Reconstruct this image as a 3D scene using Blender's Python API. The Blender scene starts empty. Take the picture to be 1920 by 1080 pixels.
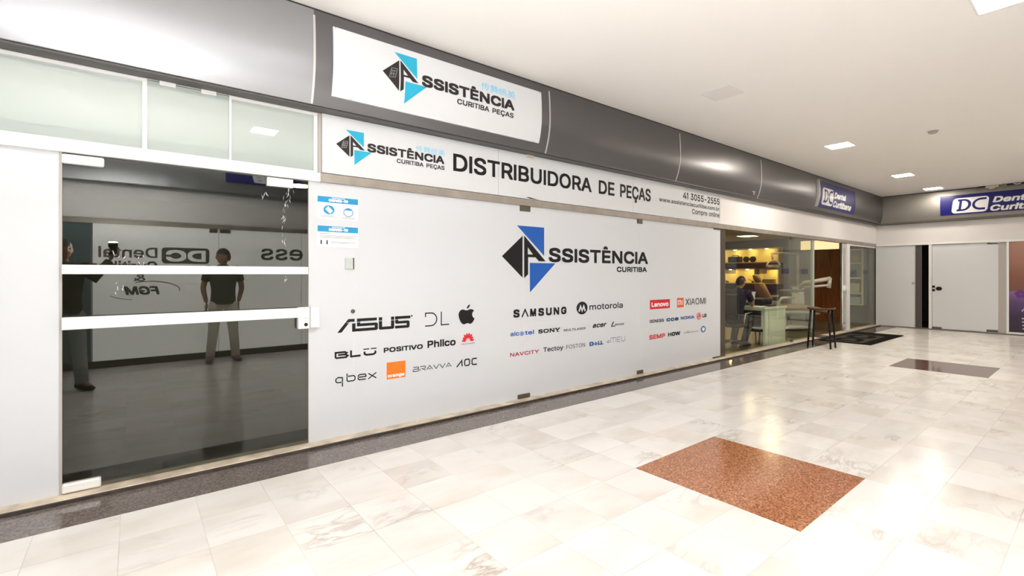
import bpy, bmesh, math, random
from mathutils import Vector, Matrix
from mathutils.geometry import delaunay_2d_cdt
PI = math.pi
SC = bpy.context.scene
COL = SC.collection

# ------------------------------------------------------------------ camera, sky, exposure
cam = bpy.data.cameras.new('camera')
cam_ob = bpy.data.objects.new('camera', cam)
COL.objects.link(cam_ob)
cam.sensor_width = 36
cam.lens = 16.794
cam.shift_y = -25 / 1920
cam.clip_start = .02
cam_ob.location = (0, 0, 1.33)
cam_ob.rotation_euler = (PI / 2, 0, math.radians(51.598 - 90))
SC.camera = cam_ob
world = bpy.data.worlds.new('daylight')
SC.world = world
world.use_nodes = True
world.node_tree.nodes['Background'].inputs[0].default_value = (.86, .93, 1, 1)
world.node_tree.nodes['Background'].inputs[1].default_value = .45
SC.view_settings.view_transform = 'Standard'
SC.view_settings.look = 'None'
SC.view_settings.gamma = 1
SC.view_settings.use_curve_mapping = False
SC.view_settings.exposure = 0.42
SC.cycles.use_denoising = True
SC.cycles.max_bounces = 10
SC.cycles.diffuse_bounces = 5
SC.cycles.transparent_max_bounces = 16
SC.cycles.sample_clamp_indirect = 8
SC.cycles.caustics_reflective = False
SC.cycles.caustics_refractive = False

LAMP_NEAR, LAMP_FAR = 62, 70          # emission of the square ceiling lamps
FLASH = 11000                           # emission of the hand flash window
NEAR_COL, FAR_COL = (1, .97, .95), (1, .91, .80)

# ------------------------------------------------------------------ helpers
def srgb(r, g, b):
    f = lambda c: (c / 255 / 12.92) if c / 255 <= .04045 else ((c / 255 + .055) / 1.055) ** 2.4
    return (f(r), f(g), f(b))

class G:
    """tiny node-tree writer"""
    def __init__(s, name):
        s.m = bpy.data.materials.new(name); s.m.use_nodes = True
        s.t = s.m.node_tree; s.n = s.t.nodes; s.b = s.n['Principled BSDF']; s.out = s.n['Material Output']
    def node(s, typ, ins=None, **kw):
        q = s.n.new(typ)
        for k, v in kw.items(): setattr(q, k, v)
        for k, v in (ins or {}).items(): s.set(q.inputs[k], v)
        return q
    def set(s, sock, v):
        if isinstance(v, bpy.types.NodeSocket): s.t.links.new(v, sock)
        else: sock.default_value = v
    def math(s, op, a, b=0.0, clamp=False):
        q = s.node('ShaderNodeMath', {0: a, 1: b}, operation=op); q.use_clamp = clamp
        return q.outputs[0]
    def mix(s, f, a, b):
        q = s.node('ShaderNodeMix', data_type='RGBA')
        s.set(q.inputs[0], f); s.set(q.inputs[6], a); s.set(q.inputs[7], b)
        return q.outputs[2]
    def ramp(s, f, stops):
        q = s.node('ShaderNodeValToRGB', {0: f}); e = q.color_ramp.elements
        while len(e) < len(stops): e.new(.5)
        for i, (p, c) in enumerate(stops): e[i].position = p; e[i].color = (*c, 1)
        return q.outputs[0]
    def pos(s): return s.node('ShaderNodeTexCoord').outputs['Object']

def mat(name, col, rough=.5, metal=0, spec=.5, emit=0, ecol=None, noise=0, coat=0, nscale=40):
    g = G(name); b = g.b
    b.inputs['Base Color'].default_value = (*col, 1)
    b.inputs['Roughness'].default_value = rough
    b.inputs['Metallic'].default_value = metal
    b.inputs['Specular IOR Level'].default_value = spec
    b.inputs['Coat Weight'].default_value = coat
    b.inputs['Coat Roughness'].default_value = .03
    if emit:
        b.inputs['Emission Color'].default_value = (*(ecol or col), 1)
        b.inputs['Emission Strength'].default_value = emit
    if noise:
        t = g.node('ShaderNodeTexNoise', {'Vector': g.pos(), 'Scale': nscale, 'Detail': 4.0})
        lo = tuple(c * (1 - noise) for c in col); hi = tuple(min(1, c * (1 + noise)) for c in col)
        g.set(b.inputs['Base Color'], g.ramp(t.outputs[0], [(.3, lo), (.7, hi)]))
    return g.m

def glass(name, tint, ior, extra=0.0, rough=.0, frost=0.0, frost_col=(1, 1, 1), graze=.8):
    """one pane: clear see-through with a tint, mirror reflection by Fresnel, optional frosting"""
    g = G(name)
    tr = g.node('ShaderNodeBsdfTransparent', {0: (*tint, 1)})
    gl = g.node('ShaderNodeBsdfGlossy', {0: (1, 1, 1, 1), 'Roughness': rough})
    lw = g.node('ShaderNodeLayerWeight', {0: .5})
    f0 = ((ior - 1) / (ior + 1)) ** 2
    fac = g.math('ADD', g.math('MULTIPLY', g.math('POWER', lw.outputs['Facing'], 5.0), (1 - f0) * graze), f0 + extra, True)
    body = tr.outputs[0]
    if frost:
        df = g.node('ShaderNodeBsdfDiffuse', {0: (*frost_col, 1)})
        tl = g.node('ShaderNodeBsdfTranslucent', {0: (*frost_col, 1)})
        m0 = g.node('ShaderNodeMixShader', {0: .3, 1: df.outputs[0], 2: tl.outputs[0]})
        m1 = g.node('ShaderNodeMixShader', {0: frost, 1: body, 2: m0.outputs[0]})
        body = m1.outputs[0]
    mx = g.node('ShaderNodeMixShader', {0: fac, 1: body, 2: gl.outputs[0]})
    g.t.links.new(mx.outputs[0], g.out.inputs[0])
    return g.m

class MB:
    def __init__(s): s.v = []; s.f = []; s.sm = []
    def add(s, vs, fs, smooth=False):
        o = len(s.v); s.v += [tuple(p) for p in vs]
        for f in fs: s.f.append(tuple(i + o for i in f)); s.sm.append(smooth)
        return s
    def box(s, x0, x1, y0, y1, z0, z1):
        return s.add([(x, y, z) for x in (x0, x1) for y in (y0, y1) for z in (z0, z1)],
                     [(0, 1, 3, 2), (4, 6, 7, 5), (0, 4, 5, 1), (2, 3, 7, 6), (0, 2, 6, 4), (1, 5, 7, 3)])
    def tube(s, pts, radii, n=12, cap=True):
        pts = [Vector(p) for p in pts]
        if not hasattr(radii, '__len__'): radii = [radii] * len(pts)
        vs = []; u = None
        for i, p in enumerate(pts):
            d = (pts[min(i + 1, len(pts) - 1)] - pts[max(i - 1, 0)]).normalized()
            if u is None: u = d.orthogonal().normalized()
            u = (u - d * u.dot(d)).normalized(); w = d.cross(u)
            for k in range(n):
                a = 2 * PI * k / n
                vs.append(p + (u * math.cos(a) + w * math.sin(a)) * radii[i])
        m = len(pts)
        s.add(vs, [(i * n + k, i * n + (k + 1) % n, (i + 1) * n + (k + 1) % n, (i + 1) * n + k) for i in range(m - 1) for k in range(n)], True)
        if cap:
            s.add(vs[:n], [tuple(range(n))[::-1]]); s.add(vs[-n:], [tuple(range(n))])
        return s
    def lathe(s, c, prof, n=24, axis='z'):
        vs = []
        for r, h in prof:
            for k in range(n):
                a = 2 * PI * k / n; p = (r * math.cos(a), r * math.sin(a), h)
                if axis == 'y': p = (p[0], p[2], p[1])
                if axis == 'x': p = (p[2], p[0], p[1])
                vs.append((c[0] + p[0], c[1] + p[1], c[2] + p[2]))
        m = len(prof)
        return s.add(vs, [(i * n + k, i * n + (k + 1) % n, (i + 1) * n + (k + 1) % n, (i + 1) * n + k) for i in range(m - 1) for k in range(n)], True)
    def ball(s, c, r, n=16, m=10, rot=None):
        if not hasattr(r, '__len__'): r = (r, r, r)
        vs = []
        for i in range(m + 1):
            t = PI * i / m
            for k in range(n):
                a = 2 * PI * k / n
                p = Vector((r[0] * math.sin(t) * math.cos(a), r[1] * math.sin(t) * math.sin(a), r[2] * math.cos(t)))
                if rot: p = rot @ p
                vs.append(Vector(c) + p)
        return s.add(vs, [(i * n + k, (i + 1) * n + k, (i + 1) * n + (k + 1) % n, i * n + (k + 1) % n) for i in range(m) for k in range(n)], True)
    def extrude(s, prof, a0, a1, axis='x', closed=True):
        """prof: 2-D points (p,q); axis x -> (y,z), y -> (x,z), z -> (x,y)"""
        f = {'x': lambda t, p: (t, p[0], p[1]), 'y': lambda t, p: (p[0], t, p[1]), 'z': lambda t, p: (p[0], p[1], t)}[axis]
        n = len(prof); vs = [f(a0, p) for p in prof] + [f(a1, p) for p in prof]
        fs = [(i, (i + 1) % n, n + (i + 1) % n, n + i) for i in range(n if closed else n - 1)]
        if closed: fs += [tuple(range(n))[::-1], tuple(range(n, 2 * n))]
        return s.add(vs, fs)
    def build(s, name, m, parent=None, bevel=0, seg=2):
        me = bpy.data.meshes.new(name); off = Vector(parent_origin(parent))
        bm = bmesh.new()
        vs = [bm.verts.new(Vector(p) - off) for p in s.v]
        for f, q in zip(s.f, s.sm):
            try: fc = bm.faces.new([vs[i] for i in f]); fc.smooth = q
            except ValueError: pass
        bmesh.ops.remove_doubles(bm, verts=bm.verts, dist=1e-5)
        bmesh.ops.recalc_face_normals(bm, faces=bm.faces)
        if bevel:
            ed = [e for e in bm.edges if len(e.link_faces) == 2 and e.calc_face_angle(0) > .6]
            bmesh.ops.bevel(bm, geom=ed, offset=bevel, segments=seg, profile=.5, affect='EDGES', clamp_overlap=True)
        bm.to_mesh(me); bm.free()
        return link(name, me, m, parent)

def parent_origin(p):
    o = Vector((0, 0, 0))
    while p is not None: o += p.location; p = p.parent
    return o

def link(name, me, m, parent=None):
    o = bpy.data.objects.new(name, me); COL.objects.link(o)
    if m is not None: me.materials.append(m)
    if parent is not None: o.parent = parent
    return o

def struct(o):
    o['kind'] = 'structure'; return o

def tag(o, label, cat, group=None, kind=None):
    o['label'] = label; o['category'] = cat
    if group: o['group'] = group
    if kind: o['kind'] = kind
    return o

def thing(name, loc, label, cat, group=None):
    o = bpy.data.objects.new(name, None); COL.objects.link(o); o.location = loc
    o.empty_display_size = .1
    return tag(o, label, cat, group)

def dup(root, loc, label=None):
    r = root.copy(); COL.objects.link(r); r.location = loc
    if label: r['label'] = label
    for ch in list(root.children):
        c = ch.copy(); COL.objects.link(c); c.parent = r
        for g in list(ch.children):
            d = g.copy(); COL.objects.link(d); d.parent = c
    return r

# ------------------------------------------------------------------ lettering (outlines of a plain grotesque, 1/500 em)
GLYPHS = {      # character: (advance, outline loops as x, z, x, z ...)
    'A': (240, [[8,0,101,254,138,254,231,0,198,0,144,151,132,186,116,239,123,239,106,185,95,151,43,0],[55,71,55,99,185,99,185,71]]),
    'B': (228, [[30,0,30,254,121,254,145,252,164,245,180,235,190,221,197,205,199,187,198,172,193,160,178,143,157,133,157,131,170,129,182,123,192,114,201,102,207,86,209,68,207,50,200,33,189,20,172,9,151,2,123,0],[62,29,122,29,148,31,165,40,175,53,178,68,176,81,171,92,163,102,153,109,140,114,124,115,62,115],[62,143,119,143,144,148,154,155,162,163,166,174,168,186,165,202,156,214,141,223,120,226,62,226]]),
    'C': (255, [[134,-3,103,1,75,12,52,32,35,58,24,90,20,127,24,165,35,197,52,223,75,242,103,254,134,258,170,252,186,245,201,236,214,224,224,209,232,193,236,174,204,174,195,197,179,214,158,224,134,228,111,225,92,216,75,202,62,182,54,157,52,127,54,97,63,72,75,53,92,38,112,29,134,26,158,30,179,40,195,57,204,80,236,80,232,62,224,45,214,31,201,19,187,9,170,2,153,-2]]),
    'D': (251, [[109,0,48,0,48,29,107,29,136,31,159,40,177,55,189,75,197,99,200,128,197,156,190,180,177,200,160,214,138,223,110,226,47,226,47,254,113,254,147,251,176,239,200,221,217,196,227,164,231,128,227,91,217,59,199,34,175,15,145,4],[62,254,62,0,30,0,30,254]]),
    'E': (209, [[30,0,30,254,186,254,186,226,62,226,62,143,178,143,178,114,62,114,62,29,188,29,188,0]]),
    'F': (205, [[30,0,30,254,185,254,185,226,62,226,62,139,173,139,173,111,62,111,62,0]]),
    'G': (260, [[134,-3,102,1,75,13,52,32,35,58,24,90,20,127,24,165,35,197,52,223,74,242,102,254,132,258,152,256,170,252,187,245,202,235,214,222,225,208,232,192,237,174,204,174,194,197,178,213,158,224,133,228,111,225,92,216,75,202,62,182,54,157,52,127,54,97,63,72,75,53,92,38,112,29,134,26,155,29,172,36,187,47,198,62,205,80,207,101,217,100,141,100,141,128,239,128,239,100,236,71,225,45,209,25,188,9,163,0]]),
    'H': (258, [[30,0,30,254,62,254,62,144,196,144,196,254,228,254,228,0,196,0,196,116,62,116,62,0]]),
    'I': (150, [[16,0,16,29,59,29,59,226,16,226,16,254,135,254,135,226,91,226,91,29,135,29,135,0]]),
    'J': (198, [[93,-3,62,2,38,16,22,40,17,73,17,86,49,86,49,73,52,52,61,37,75,28,93,25,110,28,124,37,133,52,136,73,136,254,168,254,168,73,163,40,147,16,123,2]]),
    'K': (233, [[52,73,52,108,70,131,87,152,106,172,182,254,224,254,116,138,114,138],[30,0,30,254,62,254,62,167,62,112,62,97,62,0],[186,0,94,130,114,155,224,0]]),
    'L': (196, [[30,0,30,254,62,254,62,29,181,29,181,0]]),
    'M': (314, [[30,0,30,254,76,254,139,94,144,79,150,61,156,42,161,24,154,24,159,41,165,61,171,79,176,94,238,254,284,254,284,0,252,0,252,145,252,163,253,184,253,207,253,229,256,229,249,205,241,181,234,161,228,145,171,0,143,0,85,145,80,160,72,181,65,204,56,229,59,229,60,208,60,186,61,164,61,145,61,0]]),
    'N': (262, [[30,0,30,254,68,254,172,91,181,75,194,53,207,27,202,27,200,54,200,79,199,97,199,254,232,254,232,0,193,0,101,145,89,165,74,191,54,226,60,227,61,192,62,164,62,145,62,0]]),
    'O': (267, [[133,-3,103,1,75,12,52,32,35,58,24,90,20,127,24,165,35,197,52,223,75,242,103,254,133,258,164,254,192,242,215,223,232,197,243,165,247,127,243,90,232,58,215,32,192,12,164,1],[133,26,155,29,175,38,191,52,204,72,212,97,215,127,212,157,204,182,191,202,175,216,155,225,133,228,112,225,92,216,75,202,63,182,54,157,52,127,54,97,63,72,75,52,92,38,112,29]]),
    'P': (222, [[30,0,30,254,118,254,144,252,166,244,183,231,195,215,202,195,204,174,202,152,195,133,183,116,166,104,144,96,118,93,55,93,55,121,116,121,134,123,149,128,159,136,167,147,171,160,172,174,171,188,167,201,159,211,148,219,134,224,116,226,62,226,62,0]]),
    'Q': (267, [[123,80,156,80,185,42,192,32,234,-24,200,-24,173,13,166,23],[133,-3,103,1,75,12,52,32,35,58,24,90,20,127,24,165,35,197,52,223,75,242,103,254,133,258,164,254,192,242,215,223,232,197,243,165,247,127,243,90,232,58,215,32,192,12,164,1],[133,26,155,29,175,38,191,52,204,72,212,97,215,127,212,157,204,182,191,202,175,216,155,225,133,228,112,225,92,216,75,202,63,182,54,157,52,127,54,97,63,72,75,52,92,38,112,29]]),
    'R': (224, [[30,0,30,254,118,254,145,252,167,244,183,232,195,217,202,198,205,176,202,154,195,136,183,120,166,109,145,101,118,99,48,99,48,128,117,128,135,129,149,133,160,141,167,150,171,162,173,176,171,190,167,202,159,212,149,220,134,224,116,226,62,226,62,0],[177,0,115,115,151,115,214,0]]),
    'S': (223, [[112,-4,86,-2,64,5,46,15,32,30,23,48,19,68,52,68,55,55,62,44,71,35,83,29,112,25,128,26,143,30,155,37,165,46,171,57,173,70,171,81,166,89,148,102,122,111,92,120,64,130,43,145,30,163,26,186,29,206,37,224,51,238,69,249,90,256,114,258,137,256,158,249,175,238,189,224,197,208,200,189,169,189,163,206,151,219,134,227,112,229,97,228,84,224,73,218,64,209,59,199,58,188,60,176,65,167,85,154,106,147,132,140,156,132,179,119,197,99,202,85,204,69,201,50,193,32,180,17,162,5,139,-2]]),
    'T': (224, [[16,226,16,254,208,254,208,226,128,226,128,0,96,0,96,226]]),
    'U': (259, [[129,-4,101,-1,77,8,57,22,42,40,33,62,30,87,30,254,62,254,62,89,64,72,70,57,80,44,94,34,110,28,129,26,149,28,165,34,179,44,188,57,194,72,196,89,196,254,229,254,229,87,226,62,216,40,201,22,182,8,157,-1]]),
    'V': (240, [[102,0,8,254,42,254,96,103,108,69,124,15,117,15,133,69,145,103,197,254,231,254,139,0]]),
    'W': (343, [[78,0,8,254,41,254,82,98,88,73,93,47,98,20,95,20,100,47,106,73,112,98,153,254,190,254,231,98,237,73,243,47,249,20,244,20,249,47,255,73,261,98,302,254,335,254,265,0,228,0,184,161,176,196,168,237,175,237,167,197,159,161,115,0]]),
    'X': (237, [[9,0,109,142,109,118,15,254,52,254,89,200,102,181,112,164,122,146,116,146,126,164,136,181,149,200,187,254,223,254,129,119,129,143,228,0,191,0,146,65,134,83,125,98,115,116,122,116,113,98,103,83,91,65,46,0]]),
    'Y': (236, [[102,0,102,104,8,254,46,254,96,172,111,146,125,115,112,115,126,146,140,172,191,254,228,254,134,104,134,0]]),
    'Z': (219, [[21,0,21,23,137,193,153,215,170,238,174,227,143,226,111,226,20,226,20,254,198,254,198,231,84,64,67,40,49,17,45,27,76,28,107,29,200,29,200,0]]),
    'Ê': (209, [[30,0,30,254,186,254,186,226,62,226,62,143,178,143,178,114,62,114,62,29,188,29,188,0],[84,282,54,282,54,284,94,329,123,329,164,284,164,282,133,282,109,312]]),
    'Ç': (255, [[134,-3,103,1,75,12,52,32,35,58,24,90,20,127,24,165,35,197,52,223,75,242,103,254,134,258,170,252,186,245,201,236,214,224,224,209,232,193,236,174,204,174,195,197,179,214,158,224,134,228,111,225,92,216,75,202,62,182,54,157,52,127,54,97,63,72,75,53,92,38,112,29,134,26,158,30,179,40,195,57,204,80,236,80,232,62,224,45,214,31,201,19,187,9,170,2,153,-2],[114,-73,114,-55,134,-55,147,-53,151,-44,147,-35,134,-33,120,-33,125,6,142,6,142,-2,142,-16,156,-19,166,-24,172,-32,174,-44,171,-57,164,-66,152,-71,134,-73]]),
    'a': (195, [[80,-4,63,-3,47,2,34,11,24,22,17,37,15,54,17,69,22,80,29,90,39,97,63,105,89,110,117,113,133,117,136,121,138,127,138,128,133,148,120,161,98,165,75,161,59,150,50,137,20,146,29,161,39,173,52,182,66,188,97,192,119,190,143,180,153,172,161,160,167,145,168,126,168,0,138,0,138,26,136,26,126,12,108,1],[85,23,101,24,114,29,124,37,132,47,136,57,138,69,138,95,130,91,116,88,100,86,88,84,67,79,52,70,47,62,46,52,51,36,65,26]]),
    'b': (212, [[115,-4,99,-3,86,2,69,16,59,29,56,29,56,0,26,0,26,254,57,254,57,160,59,160,69,173,86,186,98,191,115,192,137,189,156,180,173,166,185,146,193,122,195,94,193,66,185,42,173,23,157,8,137,-1],[110,23,126,26,140,33,150,44,158,58,163,75,164,95,163,114,158,131,150,145,140,156,126,163,110,165,94,163,81,156,70,145,62,131,58,114,56,95,58,75,63,58,70,43,81,32,94,26]]),
    'c': (198, [[104,-4,79,-1,58,8,41,23,28,43,20,66,17,94,20,122,28,146,41,165,58,180,79,189,104,192,130,189,153,178,170,161,181,138,151,131,145,145,135,155,121,162,104,165,86,162,73,155,62,144,54,129,50,112,48,94,50,75,54,59,62,44,73,33,86,26,104,23,121,26,135,33,146,44,152,59,181,51,171,28,153,11,130,0]]),
    'd': (212, [[98,-4,75,-1,56,8,40,23,27,42,20,66,17,94,20,122,27,146,40,166,56,180,75,189,98,192,114,191,126,186,144,173,153,160,155,160,155,254,186,254,186,0,156,0,156,29,153,29,143,16,126,2,114,-3],[102,23,118,26,132,32,142,43,150,58,154,75,156,95,154,114,150,131,142,145,132,156,118,163,102,165,86,163,72,156,62,145,54,131,50,114,48,95,50,75,54,58,62,44,73,33,86,26]]),
    'e': (202, [[106,-4,80,-1,58,8,41,23,28,42,20,66,17,93,20,121,28,145,40,165,58,180,78,189,103,192,133,187,147,180,160,170,170,157,179,141,184,121,186,97,186,85,37,85,37,110,169,110,155,101,153,119,149,134,141,147,131,157,118,163,103,165,87,163,73,157,62,147,54,135,50,121,48,105,48,89,50,69,55,53,64,40,76,31,90,25,106,23,127,26,143,36,153,53,182,45,177,32,168,20,156,10,141,2,125,-3]]),
    'f': (127, [[114,190,114,164,3,164,3,190],[40,0,40,216,42,231,48,243,57,252,68,259,94,265,111,263,121,260,114,234,107,236,97,237,85,235,77,230,72,221,71,209,71,0]]),
    'g': (213, [[103,-75,84,-74,67,-70,41,-55,25,-35,51,-20,61,-33,77,-44,103,-49,124,-46,141,-38,152,-23,156,-3,156,34,153,34,143,21,126,8,114,4,97,2,76,5,56,13,40,27,28,45,20,68,17,96,20,123,27,147,40,166,56,180,76,189,98,192,114,191,127,186,144,173,154,159,157,159,157,190,186,190,186,-4,183,-27,175,-45,162,-59,145,-68,125,-73],[102,30,118,32,132,38,142,47,150,61,155,77,156,96,155,115,150,132,142,146,132,156,119,163,102,165,86,163,73,156,62,145,54,131,50,115,48,96,50,78,54,61,62,48,73,38,86,32]]),
    'h': (205, [[57,113,57,0,26,0,26,254,57,254,57,144,51,144,62,166,76,181,94,189,114,192,132,190,148,184,161,174,170,160,177,142,179,120,179,0,148,0,148,118,145,137,136,152,123,161,105,165,92,163,80,159,71,151,63,141,58,129]]),
    'i': (83, [[26,0,26,190,57,190,57,0],[42,221,34,223,27,227,22,234,21,242,22,249,27,256,34,260,42,262,50,260,57,256,62,249,63,242,62,234,57,227,50,223]]),
    'j': (83, [[26,190,57,190,57,-15,55,-31,51,-45,43,-56,32,-65,19,-70,2,-71,-5,-71,-5,-43,1,-43,12,-42,20,-36,25,-27,26,-15],[42,221,34,223,27,227,22,234,20,242,22,249,27,256,34,260,42,262,50,260,57,256,61,249,63,242,61,234,57,227,50,223]]),
    'k': (190, [[55,68,55,106,60,106,142,190,180,190,92,100,89,100],[26,0,26,254,57,254,57,0],[147,0,74,93,96,114,186,0]]),
    'l': (95, [[70,-1,50,2,37,10,29,24,26,42,26,254,57,254,57,49,60,31,65,27,73,26,80,26,85,27,90,1,81,0]]),
    'm': (305, [[26,0,26,190,56,190,56,148,54,148,59,162,66,173,86,188,110,193,129,190,144,180,154,166,160,147,156,147,161,160,169,172,190,187,218,193,234,191,249,186,261,177,270,164,276,148,278,128,278,0,248,0,248,127,245,145,236,156,224,163,209,165,197,164,187,160,173,145,168,124,168,0,137,0,137,130,134,144,126,156,115,163,100,165,79,160,70,154,63,145,58,133,57,119,57,0]]),
    'n': (205, [[57,113,57,0,26,0,26,190,56,190,56,144,51,144,62,166,76,181,94,189,114,192,132,190,147,184,160,174,170,160,176,142,179,120,179,0,148,0,148,118,145,137,136,152,123,161,105,165,92,163,80,159,71,151,63,141,58,129]]),
    'o': (208, [[104,-4,79,-1,58,8,41,23,28,43,20,66,17,94,20,122,28,146,41,165,58,180,79,189,104,192,128,189,149,180,167,165,180,146,188,122,191,94,188,66,180,43,167,23,149,8,128,-1],[104,23,121,26,135,33,146,44,154,59,158,75,160,94,158,112,154,129,146,144,135,155,121,162,104,165,86,162,73,155,62,144,54,129,50,112,48,94,50,75,54,59,62,44,73,33,86,26]]),
    'p': (212, [[26,-71,26,190,56,190,56,160,59,160,69,173,86,186,98,191,115,192,137,189,156,180,173,166,185,146,193,122,195,94,193,66,185,42,173,23,157,8,137,-1,115,-4,99,-3,86,2,69,16,59,29,57,29,57,-71],[110,23,126,26,140,33,150,44,158,58,163,75,164,95,163,114,158,131,150,145,140,156,126,163,110,165,94,163,81,156,70,145,62,131,58,114,56,95,58,75,63,58,70,43,81,32,94,26]]),
    'q': (212, [[186,-71,155,-71,155,29,153,29,143,16,126,2,114,-3,98,-4,75,-1,56,8,40,23,27,42,20,66,17,94,20,122,27,146,40,166,56,180,75,189,98,192,114,191,126,186,144,173,153,160,156,160,156,190,186,190],[102,23,118,26,132,32,142,43,150,58,154,75,156,95,154,114,150,131,142,145,132,156,118,163,102,165,86,163,72,156,62,145,54,131,50,114,48,95,50,75,54,58,62,44,73,33,86,26]]),
    'r': (130, [[26,0,26,190,56,190,56,160,58,160,65,173,76,184,90,190,107,192,115,192,122,192,122,161,115,162,103,163,91,161,80,157,70,151,63,142,58,131,57,118,57,0]]),
    's': (182, [[91,-4,72,-3,56,2,42,9,31,19,23,32,18,47,47,53,53,40,62,30,75,25,91,23,108,25,122,31,131,40,134,51,132,60,127,68,118,74,106,78,75,85,52,93,36,104,27,119,23,137,26,152,33,166,43,177,58,185,74,190,94,192,112,191,127,186,140,179,149,170,162,145,134,139,129,149,121,158,110,164,94,166,78,164,65,158,57,150,54,139,56,129,62,122,86,111,115,105,137,97,153,86,162,71,166,53,163,37,156,24,145,12,130,3,112,-2]]),
    't': (114, [[102,190,102,164,3,164,3,190],[32,236,63,236,63,49,64,38,68,31,75,26,85,25,93,26,101,27,107,1,96,-1,84,-2,62,1,46,11,36,26,32,46]]),
    'u': (205, [[91,-3,73,-1,57,5,44,15,35,29,28,47,26,69,26,190,57,190,57,72,60,52,68,37,82,28,100,25,113,27,125,31,134,38,142,48,146,61,148,76,148,190,179,190,179,0,149,0,149,46,154,46,143,23,129,8,111,0]]),
    'v': (195, [[81,0,9,190,42,190,83,78,93,43,103,10,92,10,101,43,112,78,152,190,186,190,113,0]]),
    'w': (284, [[69,0,11,190,44,190,67,107,77,68,88,21,82,21,93,67,103,107,126,190,158,190,181,107,191,68,201,21,196,21,206,68,217,107,240,190,272,190,215,0,184,0,159,86,152,112,145,140,138,169,145,169,138,140,131,112,124,86,99,0]]),
    'x': (189, [[10,0,86,109,86,86,14,190,50,190,74,153,90,127,104,103,88,103,101,127,117,153,141,190,176,190,104,84,104,107,179,0,143,0,115,43,100,68,86,91,102,91,89,68,74,43,46,0]]),
    'y': (195, [[24,-69,31,-43,36,-44,52,-44,65,-37,75,-18,81,-1,9,190,42,190,83,78,93,43,103,10,92,10,101,43,112,78,153,190,186,190,102,-29,88,-54,70,-68,46,-73,32,-72]]),
    'z': (190, [[21,0,21,23,127,160,127,161,24,161,24,190,166,190,166,165,63,30,63,28,169,28,169,0]]),
    '0': (227, [[113,-3,87,0,65,12,47,31,34,57,27,89,24,127,27,165,35,197,48,223,65,242,87,254,113,258,139,254,161,242,179,223,192,197,200,165,203,127,200,89,192,57,179,31,162,12,140,0],[113,25,131,28,145,37,157,52,165,72,170,97,172,127,170,157,165,182,157,203,145,218,131,227,113,230,96,227,82,218,70,203,62,182,56,157,55,127,56,97,62,72,70,52,82,37,96,28]]),
    '1': (227, [[38,0,38,27,195,27,195,0],[138,254,138,0,106,0,106,224,105,224,43,179,43,213,99,254]]),
    '2': (227, [[32,0,32,24,117,114,141,141,155,163,160,186,159,198,154,209,146,218,137,224,112,230,98,228,86,224,77,216,69,207,65,195,64,181,33,181,35,202,43,221,55,237,72,248,91,255,112,258,134,255,153,248,169,237,181,223,188,205,191,186,185,159,168,129,133,90,76,30,76,28,195,28,195,0]]),
    '3': (227, [[109,-3,87,-1,66,5,49,15,35,29,26,46,22,66,55,66,57,54,63,44,72,35,83,30,109,25,138,30,149,37,157,46,163,58,165,72,163,86,158,98,150,109,137,117,121,122,101,124,78,124,78,150,144,224,144,226,35,226,35,254,186,254,186,230,106,139,106,144,132,144,154,138,172,127,185,111,194,93,196,72,194,51,185,33,172,18,154,6,133,-1]]),
    '4': (227, [[20,53,20,79,123,254,155,254,54,83,54,81,207,81,207,53],[141,0,141,61,141,73,141,159,171,159,171,0]]),
    '5': (227, [[111,-3,89,-1,70,6,54,16,41,30,33,47,30,65,61,65,64,54,69,44,87,30,111,25,125,27,138,32,149,41,157,52,162,66,164,81,162,97,157,111,148,122,137,131,124,137,109,138,84,134,64,123,34,126,48,254,183,254,183,226,75,226,67,151,68,151,89,162,115,167,131,165,147,160,161,153,172,143,182,130,189,116,194,99,195,82,193,58,184,38,171,21,154,8,134,-1]]),
    '6': (227, [[113,-3,91,-1,71,7,55,20,42,37,34,58,32,81,34,100,40,119,69,170,126,254,161,254,75,131,73,131,83,144,98,153,117,157,139,155,158,147,173,136,185,120,192,101,194,79,192,56,184,36,171,20,155,7,135,-1],[113,24,127,26,139,31,149,40,157,51,162,64,164,79,162,94,157,107,149,118,139,126,127,131,113,133,99,131,87,126,77,118,69,107,64,94,62,79,64,64,69,51,77,40,87,31,99,26]]),
    '7': (227, [[48,0,162,224,162,226,31,226,31,254,195,254,195,224,82,0]]),
    '8': (227, [[113,-3,89,-1,68,6,50,17,37,31,29,48,26,68,28,83,33,98,40,110,51,121,63,128,76,132,76,133,59,141,46,154,38,171,35,190,38,209,45,225,57,239,73,249,92,256,113,258,134,256,153,249,169,239,181,225,188,209,191,190,188,171,180,154,167,141,150,133,150,132,164,128,176,121,186,110,194,98,199,83,200,68,198,48,189,31,176,17,158,6,137,-1],[113,25,129,26,142,30,153,37,161,46,167,57,168,69,167,83,161,94,153,104,141,111,128,116,113,118,98,116,85,111,73,104,65,94,59,83,58,69,59,57,64,46,73,37,84,30,97,26],[113,145,137,150,146,157,154,165,158,176,160,188,158,200,154,210,147,218,138,225,113,230,89,225,79,218,72,210,68,200,66,188,68,176,72,165,79,157,89,150]]),
    '9': (227, [[113,258,135,255,155,247,171,234,184,217,192,197,194,173,192,155,186,135,158,84,100,0,65,0,151,124,154,124,144,111,128,101,109,97,87,100,69,107,53,119,41,134,34,154,32,176,34,198,42,218,55,235,71,247,91,255],[113,230,99,228,87,223,77,215,69,204,64,191,63,176,64,161,69,148,77,137,87,129,99,123,113,122,127,123,139,129,149,137,157,147,162,160,164,175,162,190,157,204,150,215,139,223,127,228]]),
    '.': (94, [[48,-2,39,-1,31,4,26,12,25,20,26,29,31,37,39,42,48,43,56,42,64,37,69,29,71,20,69,12,64,4,56,-1]]),
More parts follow.
